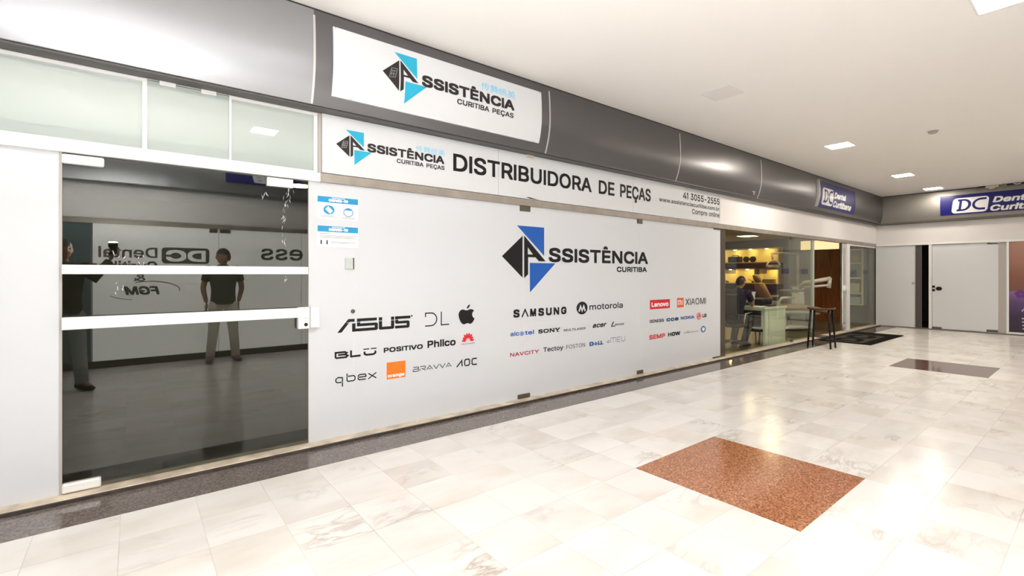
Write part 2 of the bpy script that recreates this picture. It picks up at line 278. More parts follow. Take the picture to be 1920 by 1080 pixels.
    '-': (227, [[168,122,168,94,57,94,57,122]]),
    '&': (224, [[98,-3,75,-1,55,6,39,17,27,31,20,48,17,67,19,82,24,95,42,117,70,139,108,168,118,176,127,187,131,202,129,214,123,223,113,228,101,230,84,227,73,216,68,199,73,182,84,164,102,142,219,0,182,0,86,116,61,146,44,172,39,185,38,199,40,215,45,229,55,241,67,249,82,255,100,257,118,255,133,249,145,241,154,230,160,217,162,202,158,181,146,162,128,146,77,109,55,87,50,77,48,66,50,54,55,44,62,35,72,29,83,25,96,23,111,25,126,30,151,48,160,61,168,76,173,93,174,112,204,112,202,90,198,72,185,46,173,31,166,23,153,12,136,3,117,-2]]),
    '@': (338, [[178,-68,142,-65,111,-57,84,-44,61,-26,43,-4,31,23,23,54,20,90,23,124,31,155,44,182,61,204,84,222,110,235,140,243,174,246,207,243,236,235,261,221,281,204,297,183,308,159,315,134,318,108,316,71,307,38,300,25,289,14,276,8,258,5,238,8,220,18,214,25,211,34,210,34,204,24,194,15,181,8,163,6,142,9,125,18,112,31,102,48,96,69,94,91,97,113,103,132,114,149,129,161,146,169,165,172,180,170,192,166,208,153,210,153,210,167,237,167,237,55,238,45,242,37,249,31,259,30,270,32,278,38,284,48,288,64,291,108,289,129,283,150,274,170,261,187,245,201,225,212,201,219,174,221,146,219,121,212,100,201,82,186,68,167,57,144,51,118,49,89,51,59,57,33,68,10,82,-8,101,-23,123,-34,149,-40,179,-43,206,-40,229,-34,245,-29,252,-53,232,-60,205,-65],[165,32,180,34,191,39,200,47,206,59,211,92,210,111,206,124,199,134,190,141,165,146,152,144,141,139,133,130,126,119,121,92,125,63,131,50,139,41,151,35]]),
    '传': (175, [[47,146,28,108,3,77,11,64,28,85,28,-14,41,-14,41,105,59,143],[82,22,108,4,128,-14,138,-4,119,12,157,55,148,61,146,60,90,60,96,81,167,81,167,94,100,94,105,114,159,114,159,127,109,127,113,144,100,146,95,127,61,127,61,114,92,114,86,94,51,94,51,81,83,81,72,48,135,48,108,19,92,30]]),
    '舞': (175, [[9,76,9,64,167,64,167,76,141,76,141,93,161,93,161,104,141,104,141,122,157,122,157,133,47,133,55,145,42,147,29,131,10,115,19,107,36,121,36,104,18,104,18,93,36,93,36,76],[48,122,67,122,67,104,48,104],[78,122,98,122,98,104,78,104],[110,122,129,122,129,104,110,104],[29,26,45,13,29,3,11,-4,19,-14,40,-5,57,7,72,25,82,47,75,51,72,50,46,50,53,61,42,64,27,45,7,29,16,21,38,40,67,40,53,20,36,32],[48,93,67,93,67,76,48,76],[78,93,98,93,98,76,78,76],[110,93,129,93,129,76,110,76],[90,35,83,8,123,8,123,-14,136,-14,136,8,166,8,166,18,136,18,136,39,161,39,161,50,136,50,136,62,123,62,123,50,86,50,86,39,123,39,123,18,99,18,102,33]]),
    '统': (175, [[122,62,122,6,125,-7,137,-11,153,-11,164,-4,168,20,157,25,155,5,151,1,140,1,136,2,135,6,135,62],[89,61,88,38,83,20,73,7,55,-3,64,-13,83,-2,94,14,100,35,102,61],[7,9,10,-4,66,14,64,26],[104,144,114,122,71,122,71,110,103,110,79,79,68,74,72,61,148,70,155,57,166,63,140,102,130,97,141,80,93,76,118,110,166,110,166,122,116,122,127,125,116,147],[11,74,38,79,21,56,7,45,12,32,65,46,64,57,31,51,69,104,57,111,46,91,25,89,40,114,54,142,41,148,27,117,16,98,6,88]]),
    '美': (175, [[122,148,106,123,60,123,67,126,51,148,40,143,53,123,17,123,17,111,81,111,81,96,26,96,26,85,81,85,81,70,10,70,10,58,79,58,77,45,14,45,14,33,73,33,65,21,52,11,33,4,7,-2,14,-13,43,-6,64,3,78,16,87,32,99,15,115,2,135,-8,160,-13,168,-1,146,3,127,10,111,20,100,33,164,33,164,45,91,45,93,58,166,58,166,70,94,70,94,85,150,85,150,96,94,96,94,111,158,111,158,123,121,123,135,144]]),
}
GL = {c: (adv, [[(q[i], q[i + 1]) for i in range(0, len(q), 2)] for q in loops]) for c, (adv, loops) in GLYPHS.items()}

GL['Ê'] = (GL['E'][0], GL['E'][1] + [[(52, 300), (74, 300), (93, 322), (112, 300), (134, 300), (106, 344), (80, 344)]])
GL['I'] = (76, [[(22, 0), (54, 0), (54, 254), (22, 254)]])
GL['1'] = (112, [[(48, 0), (80, 0), (80, 254), (50, 254), (6, 224), (6, 192), (48, 220)]])
GL['l'] = (72, [[(22, 0), (52, 0), (52, 262), (22, 262)]])

def text(s, x0, x1, z0, z1, b=0.0, shear=0.0, track=0, cap=False):
    """polygon sets for the string, ink fitted to the rectangle; b = emboldening in metres"""
    x = 0; gl = []
    for ch in s:
        if ch == ' ': x += 150; continue
        adv, loops = GL[ch]
        gl.append([[(px + x + shear * pz, pz) for px, pz in L] for L in loops])
        x += adv + track
    X = [p[0] for g in gl for L in g for p in L]; Zs = [p[1] for g in gl for L in g for p in L]
    a0, a1 = min(X), max(X)
    c0, c1 = (0, 254) if cap else (min(Zs), max(Zs))
    x0 += b; x1 -= b; z0 += b; z1 -= b
    sx = (x1 - x0) / (a1 - a0); sz = (z1 - z0) / (c1 - c0)
    base = [[[(x0 + (p[0] - a0) * sx, z0 + (p[1] - c0) * sz) for p in L] for L in g] for g in gl]
    if not b: return base
    out = []
    for g in base:                                 # eight shifted copies thicken each letter
        for k in range(8):
            dx, dz = math.cos(k * PI / 4), math.sin(k * PI / 4)
            m = max(abs(dx), abs(dz)); dx *= b / m; dz *= b / m
            out.append([[(p[0] + dx, p[1] + dz) for p in L] for L in g])
    return out

def arc(cx, cz, rx, rz, a0, a1, n=16):
    return [(cx + rx * math.cos(math.radians(a0 + (a1 - a0) * i / n)), cz + rz * math.sin(math.radians(a0 + (a1 - a0) * i / n))) for i in range(n + 1)]

def disc(cx, cz, rx, rz, n=32): return [arc(cx, cz, rx, rz, 0, 360 - 360 / n, n - 1)]
def ring(cx, cz, rx, rz, w): return [disc(cx, cz, rx, rz)[0], disc(cx, cz, rx - w, rz - w)[0]]
def rectp(x0, x1, z0, z1): return [[(x0, z0), (x1, z0), (x1, z1), (x0, z1)]]
def rrect(x0, x1, z0, z1, r):
    return [arc(x1 - r, z0 + r, r, r, -90, 0, 6) + arc(x1 - r, z1 - r, r, r, 0, 90, 6) + arc(x0 + r, z1 - r, r, r, 90, 180, 6) + arc(x0 + r, z0 + r, r, r, 180, 270, 6)]

def stroke(pts, w):
    """outline of an open polyline of width w with mitred corners"""
    P = [Vector(p) for p in pts]; L = []; R = []
    for i, p in enumerate(P):
        d0 = (p - P[i - 1]).normalized() if i else (P[1] - p).normalized()
        d1 = (P[i + 1] - p).normalized() if i < len(P) - 1 else d0
        t = (d0 + d1)
        t = t.normalized() if t.length > 1e-6 else d0
        n = Vector((-t.y, t.x)); k = w / 2 / max(.35, n.dot(Vector((-d0.y, d0.x))))
        L.append(tuple(p + n * k)); R.append(tuple(p - n * k))
    return [L + R[::-1]]

FRONT = lambda y: (lambda a, b: (a, y, b))                     # on a wall facing -y
END = lambda x: (lambda a, b: (x, -a, b))                      # on the end wall facing -x
OPP = lambda y: (lambda a, b: (-a, y, b))                      # on the opposite wall facing +y
TOP = lambda z: (lambda a, b: (a, b, z))                       # lying flat

TRI = {}
def triangles(loops):
    """constrained triangulation of one polygon with holes (even-odd)"""
    x0, z0 = loops[0][0]
    key = tuple(round(c, 5) for L in loops for p in L for c in (p[0] - x0, p[1] - z0))
    if key not in TRI:
        sc_ = 1 / max(1e-6, max(abs(c) for c in key))
        pts = [Vector(((p[0] - x0) * sc_, (p[1] - z0) * sc_)) for L in loops for p in L]
        ed = []; o = 0
        for L in loops:
            ed += [(o + i, o + (i + 1) % len(L)) for i in range(len(L))]; o += len(L)
        cv, ce, cf, _a, _b, _c = delaunay_2d_cdt(pts, ed, [], 0, 1e-7)
        segs = [(pts[i], pts[j]) for i, j in ed]
        keep = []
        for f in cf:
            cx = sum(cv[i].x for i in f) / 3; cz = sum(cv[i].y for i in f) / 3; ins = False
            for p, q in segs:
                if (p.y > cz) != (q.y > cz) and cx < (q.x - p.x) * (cz - p.y) / (q.y - p.y) + p.x: ins = not ins
            if ins: keep.append(tuple(f))
        TRI[key] = ([(v.x / sc_, v.y / sc_) for v in cv], keep)
    v, f = TRI[key]
    return [(p[0] + x0, p[1] + z0) for p in v], f

CURVED_CUTS = [2.65 + .03 * i for i in range(20)]
def decal(name, polys, mapper, m, parent, label=None):
    vs = []; fs = []
    off = parent_origin(parent)
    bent = getattr(mapper, 'bent', False)
    for ip, loops in enumerate(polys):
        if not hasattr(loops[0][0], '__len__'): loops = [loops]
        flat, tri = triangles(loops); o = len(vs)
        if bent:                                   # follow the curved face: slice into narrow bands first
            bm = bmesh.new(); bv = [bm.verts.new((p[0], p[1], 0)) for p in flat]
            for t in tri: bm.faces.new([bv[i] for i in t])
            lo, hi = min(p[1] for p in flat), max(p[1] for p in flat)
            for c in CURVED_CUTS:
                if lo < c < hi: bmesh.ops.bisect_plane(bm, geom=bm.verts[:] + bm.edges[:] + bm.faces[:], plane_co=(0, c, 0), plane_no=(0, 1, 0))
            bm.verts.index_update()
            flat = [(v.co.x, v.co.y) for v in bm.verts]; tri = [tuple(v.index for v in f.verts) for f in bm.faces]
            bm.free()
        q0 = Vector(mapper(*flat[0])); na = Vector(mapper(flat[0][0] + .01, flat[0][1])) - q0; nb = Vector(mapper(flat[0][0], flat[0][1] + .01)) - q0
        lift = na.cross(nb).normalized() * (.00007 * (ip % 8)) - off
        vs += [tuple(Vector(mapper(*p)) + lift) for p in flat]
        fs += [tuple(i + o for i in t) for t in tri]
    me = bpy.data.meshes.new(name); me.from_pydata(vs, [], fs); me.update()
    ob = link(name, me, m, parent)
    if label: ob['label'] = label
    return ob

# ------------------------------------------------------------------ materials
M = {}
M['wall'] = mat('white wall paint', (.78, .77, .76), .55)
M['band'] = mat('white fascia board paint', (.74, .72, .71), .5)
M['ceiling'] = mat('ceiling paint', (.93, .905, .875), .8)
M['film'] = mat('white window film', (.65, .67, .70), .38, spec=.3)
M['filmw'] = mat('white printed board', (.68, .695, .715), .42, spec=.35)
M['glowfilm'] = mat('white film with added glow', (.8, .8, .78), .5, emit=.95, ecol=(1, .99, .94))  # glow added to the film to brighten its mirror image in the door
M['white'] = mat('white enamel', (.84, .83, .81), .3, coat=.2)
M['rail'] = mat('weathered aluminium rail', (.36, .32, .28), .42, metal=.5, noise=.12, nscale=9)
M['alu'] = mat('satin aluminium', (.62, .60, .57), .35, metal=.8)
M['chrome'] = mat('chrome', (.75, .74, .72), .12, metal=1)
M['fascia'] = mat('brushed steel cladding', (.165, .16, .165), .34, metal=.85, spec=.5)
M['fasciasheen'] = mat('brushed steel with painted sheen', (.33, .335, .35), .38, metal=.75, spec=.5)  # lit copy of the steel cladding; brightness put into its colour
M['seam'] = mat('pale aluminium seam', (.62, .6, .58), .35, metal=.5)
M['gapshade'] = mat('painted recess shade', (.03, .028, .026), .7)
M['clamp'] = mat('tarnished patch fitting', (.12, .105, .08), .4, metal=.6)
M['mullion'] = mat('brown anodised mullion', (.085, .062, .045), .4, metal=.3)
M['greyframe'] = mat('grey painted frame', (.43, .40, .37), .5)
M['black'] = mat('black vinyl', (.008, .007, .008), .5, spec=.25)
M['softblack'] = mat('charcoal vinyl', (.026, .022, .022), .5, spec=.25)
M['cyan'] = mat('cyan vinyl', (.01, .38, .58), .4)
M['paleblue'] = mat('pale blue vinyl', (.19, .62, .86), .4)
M['blue'] = mat('royal blue vinyl', (.002, .085, .40), .4)
M['navy'] = mat('navy vinyl', (.015, .055, .26), .4)
M['dcblue'] = mat('deep blue sign face', (.011, .011, .135), .35, coat=.08, spec=.3)
M['sticker'] = glass('translucent blue sticker', (.30, .32, .58), 1.3)
M['red'] = mat('red vinyl', (.62, .01, .02), .4)
M['orange'] = mat('orange vinyl', (1.0, .18, .002), .4)
M['rust'] = mat('rust orange vinyl', (.72, .12, .02), .4)
M['greyink'] = mat('grey ink', (.28, .28, .29), .5)
M['whiteink'] = mat('white vinyl', (.85, .85, .85), .4)
M['covid'] = mat('poster header blue', (.005, .28, .55), .45)
M['opptext'] = mat('grey film lettering', (.09, .085, .08), .5)
M['doorglass'] = glass('tinted door glass', (.56, .57, .51), 1.6, .018)
M['shopglass'] = glass('clear shop glass', (.93, .95, .90), 1.5, 0, 0, 0, (1, 1, 1), .45)
M['transom'] = glass('frosted transom glass', (.66, .76, .72), 1.5, .01, .0, .66, (.80, .86, .825))
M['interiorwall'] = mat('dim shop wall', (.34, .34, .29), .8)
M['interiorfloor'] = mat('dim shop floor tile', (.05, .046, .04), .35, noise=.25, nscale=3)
M['wood'] = None

def marble():
    g = G('polished white marble tiles'); p = g.pos()
    sx = g.node('ShaderNodeSeparateXYZ', {0: p})
    u = g.math('DIVIDE', g.math('SUBTRACT', sx.outputs[0], .98), .345)
    v = g.math('DIVIDE', g.math('SUBTRACT', sx.outputs[1], 3.08), .345)
    iu, iv = g.math('FLOOR', u), g.math('FLOOR', v)
    fu, fv = g.math('SUBTRACT', u, iu), g.math('SUBTRACT', v, iv)
    cell = g.node('ShaderNodeCombineXYZ', {0: iu, 1: iv})
    rnd = g.node('ShaderNodeTexWhiteNoise', {'Vector': cell.outputs[0]}, noise_dimensions='3D')
    w = g.math('MULTIPLY', rnd.outputs[0], 60)
    # stretched, tilted grain
    mp = g.node('ShaderNodeMapping', {0: p, 2: (0, 0, .5), 3: (1.0, 2.6, 1)})
    n1 = g.node('ShaderNodeTexNoise', {'Vector': mp.outputs[0], 'W': w, 'Scale': 1.9, 'Detail': 8.0, 'Roughness': .6, 'Distortion': 1.3}, noise_dimensions='4D')
    ridge = g.math('MULTIPLY', g.math('ABSOLUTE', g.math('SUBTRACT', n1.outputs[0], .5)), 9.0)
    vein = g.math('SUBTRACT', 1.0, ridge, True)
    n2 = g.node('ShaderNodeTexNoise', {'Vector': p, 'W': w, 'Scale': 1.5, 'Detail': 3.0}, noise_dimensions='4D')
    mask = g.math('MULTIPLY', g.math('SUBTRACT', n2.outputs[0], .53), 5.0, True)
    vm = g.math('MULTIPLY', g.math('POWER', vein, 3.0), mask)
    n3 = g.node('ShaderNodeTexNoise', {'Vector': mp.outputs[0], 'W': w, 'Scale': 1.1, 'Detail': 5.0}, noise_dimensions='4D')
    base = g.ramp(n3.outputs[0], [(.3, (.70, .655, .59)), (.52, (.83, .80, .765)), (.72, (.86, .84, .815))])
    tone = g.math('ADD', g.math('MULTIPLY', rnd.outputs[0], .10), .92)
    hs = g.node('ShaderNodeHueSaturation', {'Value': tone, 'Color': base})
    c1 = g.mix(g.math('MULTIPLY', vm, .9), hs.outputs[0], (.38, .32, .25, 1))
    e = lambda f: g.math('MINIMUM', f, g.math('SUBTRACT', 1.0, f))
    ed = g.math('MINIMUM', e(fu), e(fv))
    jt = g.math('LESS_THAN', ed, .006)
    n4 = g.node('ShaderNodeTexNoise', {'Vector': p, 'Scale': 1.3})
    js = g.math('MULTIPLY', jt, g.math('ADD', g.math('MULTIPLY', n4.outputs[0], 1.1), -.28, True))
    c2 = g.mix(js, c1, (.30, .25, .20, 1))
    g.set(g.b.inputs['Base Color'], c2)
    n5 = g.node('ShaderNodeTexNoise', {'Vector': p, 'Scale': 5.0})
    g.set(g.b.inputs['Roughness'], g.math('ADD', g.math('MULTIPLY', n5.outputs[0], .10), .13))
    g.b.inputs['Specular IOR Level'].default_value = .24
    return g.m

def granite(name, cols, scale, rough, fleck):
    g = G(name); p = g.pos()
    n0 = g.node('ShaderNodeTexNoise', {'Vector': p, 'Scale': scale * .35, 'Detail': 2.0})
    wv = g.node('ShaderNodeVectorMath', {0: p, 1: n0.outputs[1]}, operation='ADD')
    v = g.node('ShaderNodeTexVoronoi', {'Vector': p, 'Scale': scale})
    n = g.node('ShaderNodeTexNoise', {'Vector': p, 'Scale': scale * .8, 'Detail': 6.0, 'Roughness': .7, 'Distortion': 1.5})
    sp = g.node('ShaderNodeSeparateColor', {0: v.outputs['Color']})
    f = g.math('ADD', g.math('MULTIPLY', sp.outputs[0], .45), g.math('MULTIPLY', n.outputs[0], .6))
    st = [.28, .45, .6, .78]
    c = g.ramp(f, list(zip(st, cols)))
    n2 = g.node('ShaderNodeTexNoise', {'Vector': p, 'Scale': scale * 1.6, 'Detail': 2.0})
    c = g.mix(g.math('MULTIPLY', g.math('GREATER_THAN', n2.outputs[0], .66), fleck), c, (.62, .5, .4, 1))
    g.set(g.b.inputs['Base Color'], c)
    g.b.inputs['Roughness'].default_value = rough
    return g.m

def woodmat(name, c0, c1, axis_scale=(6, 6, .5), rough=.35):
    g = G(name); p = g.pos()
    mp = g.node('ShaderNodeMapping', {0: p, 3: axis_scale})
    n = g.node('ShaderNodeTexNoise', {'Vector': mp.outputs[0], 'Scale': 4.0, 'Detail': 7.0, 'Roughness': .6, 'Distortion': .6})
    g.set(g.b.inputs['Base Color'], g.ramp(n.outputs[0], [(.3, c0), (.7, c1)]))
    g.b.inputs['Roughness'].default_value = rough
    return g.m

M['marble'] = marble()
M['redgranite'] = granite('red granite', [(.13, .04, .017), (.31, .105, .040), (.41, .155, .062), (.55, .28, .14)], 120, .14, .25)
M['redgranite_dim'] = granite('brown granite', [(.06, .036, .031), (.125, .07, .058), (.165, .095, .078), (.23, .14, .115)], 75, .08, .1)  # darkened copy of the red granite, weaker light put into its colour
M['darkgranite'] = granite('dark brown granite', [(.085, .068, .062), (.13, .107, .099), (.165, .135, .124), (.24, .20, .18)], 110, .07, .3)
M['sill'] = mat('worn cream stone', (.60, .51, .40), .5, noise=.3, nscale=7)
M['sillface'] = mat('dark sill face', (.045, .033, .026), .5, noise=.5, nscale=15)
M['wood'] = woodmat('warm wood panelling', (.09, .026, .007), (.24, .085, .022))
M['seatwood'] = woodmat('dark walnut', (.045, .018, .01), (.10, .038, .02), (3, 12, 12))

# ------------------------------------------------------------------ room shell
Y = 3.88          # shopfront plane
XE = 15.2         # end wall plane
YO = -1.2         # opposite shopfront plane
H = 3.32          # ceiling
XL = -8.0         # where the gallery goes on out of sight

floor = struct(MB().box(XL, XE, YO, 3.425, -.1, 0).build('floor', M['marble']))
MB().box(XL, XE, 3.425, 3.77, -.1, .0005).build('granite_border', M['darkgranite'], floor)['label'] = 'dark brown polished granite border along the shopfront'
MB().box(2.705, 3.74, 1.01, 2.045, -.02, .0012).build('granite_inlay', M['redgranite'], floor)['label'] = 'red brown speckled granite square'
MB().box(8.62, 9.655, 1.01, 2.045, -.02, .0012).build('granite_inlay', M['redgranite_dim'], floor)['label'] = 'red granite square, weaker light painted in as dark brown'
struct(MB().box(XL, XE + .1, YO - .1, Y + .1, H, H + .1).build('ceiling', M['ceiling']))

# curved metal fascia: projection from the shopfront for a given height
ZB, ZT = 2.615, 3.30
def proj_at(z):
    return .205 - (.075 * ((2.96 - z) / .345) ** 2 if z < 2.96 else .02 * ((z - 2.96) / .34) ** 2)
ZS = [ZB + (ZT - ZB) * i / 16 for i in range(17)]
def LEFT(d):
    f = lambda a, b: (a, Y - proj_at(b) - d, b)
    f.bent = True
    return f
def ENDF(d):
    f = lambda a, b: (XE - proj_at(b) - d, -a, b)
    f.bent = True
    return f

def strip(fn, a0, a1):                     # a0/a1 may depend on height
    mb = MB(); vs = []
    for z in ZS: vs += [fn(a0(z), z), fn(a1(z), z)]
    n = len(ZS)
    return mb.add(vs, [(2 * i, 2 * i + 1, 2 * i + 3, 2 * i + 2) for i in range(n - 1)], True)

mb = strip(LEFT(0), lambda z: 1.05, lambda z: XE - proj_at(z))
mb.box(XL, XE - .13, Y - proj_at(ZB), Y, ZB - .004, ZB)
trimL = struct(mb.build('trim_1', M['fascia']))
fl = strip(LEFT(0), lambda z: XL, lambda z: 1.05).build('cladding_run', M['fasciasheen'], trimL); fl['label'] = 'brushed steel cladding over the door, lit tone put into its colour'
mb = strip(ENDF(0), lambda z: -(Y - proj_at(z)), lambda z: -YO)
mb.box(XE - proj_at(ZB), XE, YO, Y - .13, ZB - .004, ZB)
trimE = struct(mb.build('trim_2', mat('dull steel cladding', (.30, .285, .26), .48, metal=.7)))
for x in (1.05, 3.42, 5.84, 8.25):
    mb = MB(); vs = []
    for z in ZS[:-1]:
        for dx in (-.008, .008): vs.append((x + dx, Y - proj_at(z) - .004, z))
        for dx in (-.008, .008): vs.append((x + dx, Y - proj_at(z) + .006, z))
    for i in range(len(ZS) - 2):
        a = 4 * i; b = a + 4
        mb.add([vs[k] for k in (a, a + 1, b + 1, b, a + 2, a + 3, b + 3, b + 2)], [(0, 1, 2, 3), (0, 3, 7, 4), (1, 5, 6, 2)])
    mb.build('seam_strip', M['seam'], trimL)
MB().box(XL, XE - .1, Y - .17, Y, ZT, H).build('shadow_gap', M['gapshade'], trimL)  # dark strip; shade of the reveal is put into its colour
MB().box(XE - .17, XE, YO, Y - .17, ZT, H).build('shadow_gap', M['gapshade'], trimE)
MB().box(XL, XE - .1, Y - .115, Y, 2.598, ZB - .004).build('lower_channel', mat('dark channel', (.10, .095, .09), .5, metal=.4), trimL)
MB().box(XE - .115, XE, YO, Y - .11, 2.598, ZB - .004).build('lower_channel', bpy.data.materials['dark channel'], trimE)

# solid wall over the shopfront, board over the dental shop
mb = MB().box(XL, XE + .6, Y + .02, Y + .12, 2.6, H).box(7.228, XE, Y - .012, Y + .08, 2.132, 2.598)
struct(mb.build('wall_left', M['band']))
# rail under the boards: white over the door, weathered metal further on
struct(MB().box(XL, 1.145, Y - .03, Y + .07, 2.056, 2.124).build('trim_3', M['white'], None, .004))
struct(MB().box(1.145, XE - .02, Y - .022, Y + .07, 2.058, 2.128).build('trim_4', M['rail'], None, .003))
# stone sill with a dark face
sill = struct(MB().box(XL, XE, 3.785, 3.96, 0, .026).build('trim_5', M['sill'], None, .004))
MB().box(XL, XE, 3.768, 3.785, 0, .02).build('sill_face', M['sillface'], sill)

# ------------------------------------------------------------------ shopfront panels
def clamp(parent, x0, x1, z0, z1):
    o = MB().box(x0, x1, Y - .016, Y + .006, z0, z1).build('clamp', M['clamp'], parent, .003)
    return o
def film_panel(n, x0, x1, m=None):
    return struct(MB().box(x0, x1, Y, Y + .01, .026, 2.058).build('window_%d' % n, m or M['film']))
W1 = film_panel(1, XL, -.342)
W2 = film_panel(2, 1.066, 1.4155)
W3 = film_panel(3, 1.4185, 3.2395)
W4 = film_panel(4, 3.2425, 5.2115)
W5 = film_panel(5, 5.2145, 7.285)
for par, x in ((W3, 1.417), (W4, 3.241), (W5, 5.213)):
    MB().box(x - .0035, x + .0035, Y + .0006, Y + .012, .026, 2.058).build('joint', mat('silicone joint %.1f' % x, (.74, .74, .74), .3), par)
clamp(W4, 3.18, 3.316, 2.0, 2.056); clamp(W4, 3.15, 3.31, .028, .072)
clamp(W5, 5.165, 5.262, 2.0, 2.056); clamp(W5, 5.155, 5.275, .028, .075)
clamp(W5, 7.08, 7.28, 2.036, 2.056); clamp(W5, 7.05, 7.262, .028, .048)
# plate and bolt on the second panel
pl = MB().box(1.345, 1.415, Y - .01, Y, 1.376, 1.465).build('cover_plate', mat('pale grey plate', (.52, .55, .53), .25), W2, .002)
MB().box(1.409, 1.417, Y - .012, Y, 1.374, 1.467).build('plate_edge', M['softblack'], pl)
MB().lathe((1.41, Y, 1.03), [(0, -.016), (.012, -.016), (.017, -.006), (.017, 0)], 14, 'y').build('bolt', M['clamp'], W2)

# ---- glass door
door = struct(MB().box(-.332, 1.06, Y + .002, Y + .012, .03, 2.05).build('door_1', M['doorglass']))
def doorpart(name, x0, x1, y0, y1, z0, z1, m, lab=None, bev=.004, parent=None):
    o = MB().box(x0, x1, y0, y1, z0, z1).build(name, m, parent or door, bev)
    if lab: o['label'] = lab
    return o
doorpart('push_bar', -.33, 1.05, Y - .05, Y - .028, 1.333, 1.389, M['white'], 'white flat bar across the tinted glass')
doorpart('push_bar', -.33, .98, Y - .05, Y - .028, 1.004, 1.078, M['white'], 'white flat bar across the tinted glass')
for x in (-.29, .93):
    for z in (1.36, 1.04): doorpart('bar_bracket', x - .015, x + .015, Y - .03, Y + .004, z - .015, z + .015, M['white'])
lk = doorpart('lock_case', .975, 1.06, Y - .055, Y + .002, .917, 1.083, M['white'], 'white lock case', .008)
MB().lathe((1.03, Y - .055, .95), [(0, -.006), (.012, -.006), (.014, 0)], 14, 'y').build('key_cylinder', M['softblack'], lk)
MB().box(.985, 1.05, Y - .064, Y - .054, 1.0, 1.06).build('latch_lever', M['white'], lk, .004)
doorpart('strike_case', 1.066, 1.136, Y - .045, Y, .92, 1.083, M['white'], 'white strike plate', .008, W2)
doorpart('hinge_patch', -.333, -.14, Y - .022, Y + .02, 1.99, 2.048, M['white'], 'white patch hinge', .01)
doorpart('hinge_patch', -.333, -.155, Y - .022, Y + .02, .03, .088, M['white'], 'white patch hinge', .01)
doorpart('hinge_patch', .768, .948, Y - .022, Y + .02, 1.984, 2.048, M['white'], 'white patch hinge', .004)
random.seed(4)
flk = MB()
for (cx, cz, sx, sz, n) in ((.93, 1.93, .03, .05, 12), (.76, 1.91, .02, .02, 6), (.90, 1.82, .018, .10, 14), (.885, 1.66, .01, .12, 10), (.90, 1.30, .008, .02, 4), (-.07, 1.24, .02, .05, 6), (-.02, 1.43, .08, .04, 8)):
    for _ in range(n):
        x = cx + random.uniform(-1, 1) * sx; z = cz + random.uniform(-1, 1) * sz
        a = random.uniform(.9, 2.0); l = random.uniform(.005, .022); w = random.uniform(.0006, .0022)
        d = Vector((math.cos(a), 0, math.sin(a))) * l; q = Vector((-math.sin(a), 0, math.cos(a))) * w
        c = Vector((x, Y + .0008, z))
        flk.add([c - d, c + q, c + d, c - q], [(0, 1, 2, 3)])
flk.build('tape_residue', M['whiteink'], door)
struct(MB().box(-.345, -.331, Y - .004, Y + .014, .026, 2.058).build('trim_6', M['greyframe']))
struct(MB().box(1.0605, 1.0655, Y - .002, Y + .014, .026, 2.058).build('trim_7', M['greyframe']))

# ---- frosted transom over the door
def transom(n, x0, x1, top_rail, rs=.012):
    w = struct(MB().box(x0, x1, Y + .018, Y + .026, 2.128, 2.592).build('window_%d' % n, M['transom']))
    f = MB().box(x0, x1, Y + .006, Y + .03, 2.124, 2.142)
    if top_rail: f.box(x0, x1, Y + .006, Y + .03, 2.575, 2.596)
    f.box(x1 - rs, x1 + rs, Y + .002, Y + .034, 2.124, 2.596)
    f.build('window_frame', M['white'], w)
    return w
T0 = transom(6, XL, .057, True); T1 = transom(7, .057, .537, False, .006); T2 = transom(8, .537, 1.118, True, .014)
struct(MB().box(1.134, 1.158, Y - .005, Y + .05, 2.124, 2.598).build('trim_8', M['greyframe']))
for x in (.178, .408):
    c = MB().box(x - .045, x + .045, Y - .006, Y + .016, 2.572, 2.612).build('catch', M['white'], T1, .004)
    MB().box(x - .017, x + .017, Y - .012, Y - .006, 2.598, 2.618).build('catch_tongue', M['greyframe'], c, .002)
# behind the transom; the white backing is added to brighten the panes
struct(MB().box(XL, 1.2, Y + .20, Y + .25, 2.1, 2.7).build('wall_bright_backing', M['wall']))
board = MB().box(-3, -.43, Y + .06, Y + .075, 2.13, 2.59).build('backing_board', mat('blue grey board', (.07, .19, .26), .6))
tag(board, 'blue grey board behind the frosted glass at the far left', 'board')
clk = thing('wall_clock', (1.03, Y + .05, 2.245), 'round white clock dimly seen through the frosted transom beside the signboard', 'clock')
MB().lathe((1.03, Y + .06, 2.245), [(0, 0), (.105, 0), (.105, -.012)], 32, 'y').build('clock_face', M['white'], clk)
MB().lathe((1.03, Y + .06, 2.245), [(.105, .01), (.105, -.018), (.118, -.018), (.128, .01)], 32, 'y').build('rim', mat('grey rim', (.25, .28, .27), .5), clk)
blk = MB().box(.70, .86, Y + .05, Y + .12, 2.145, 2.20).build('small_box', mat('grey green box', (.18, .24, .2), .6))
tag(blk, 'small grey box on the ledge behind the frosted transom', 'box')

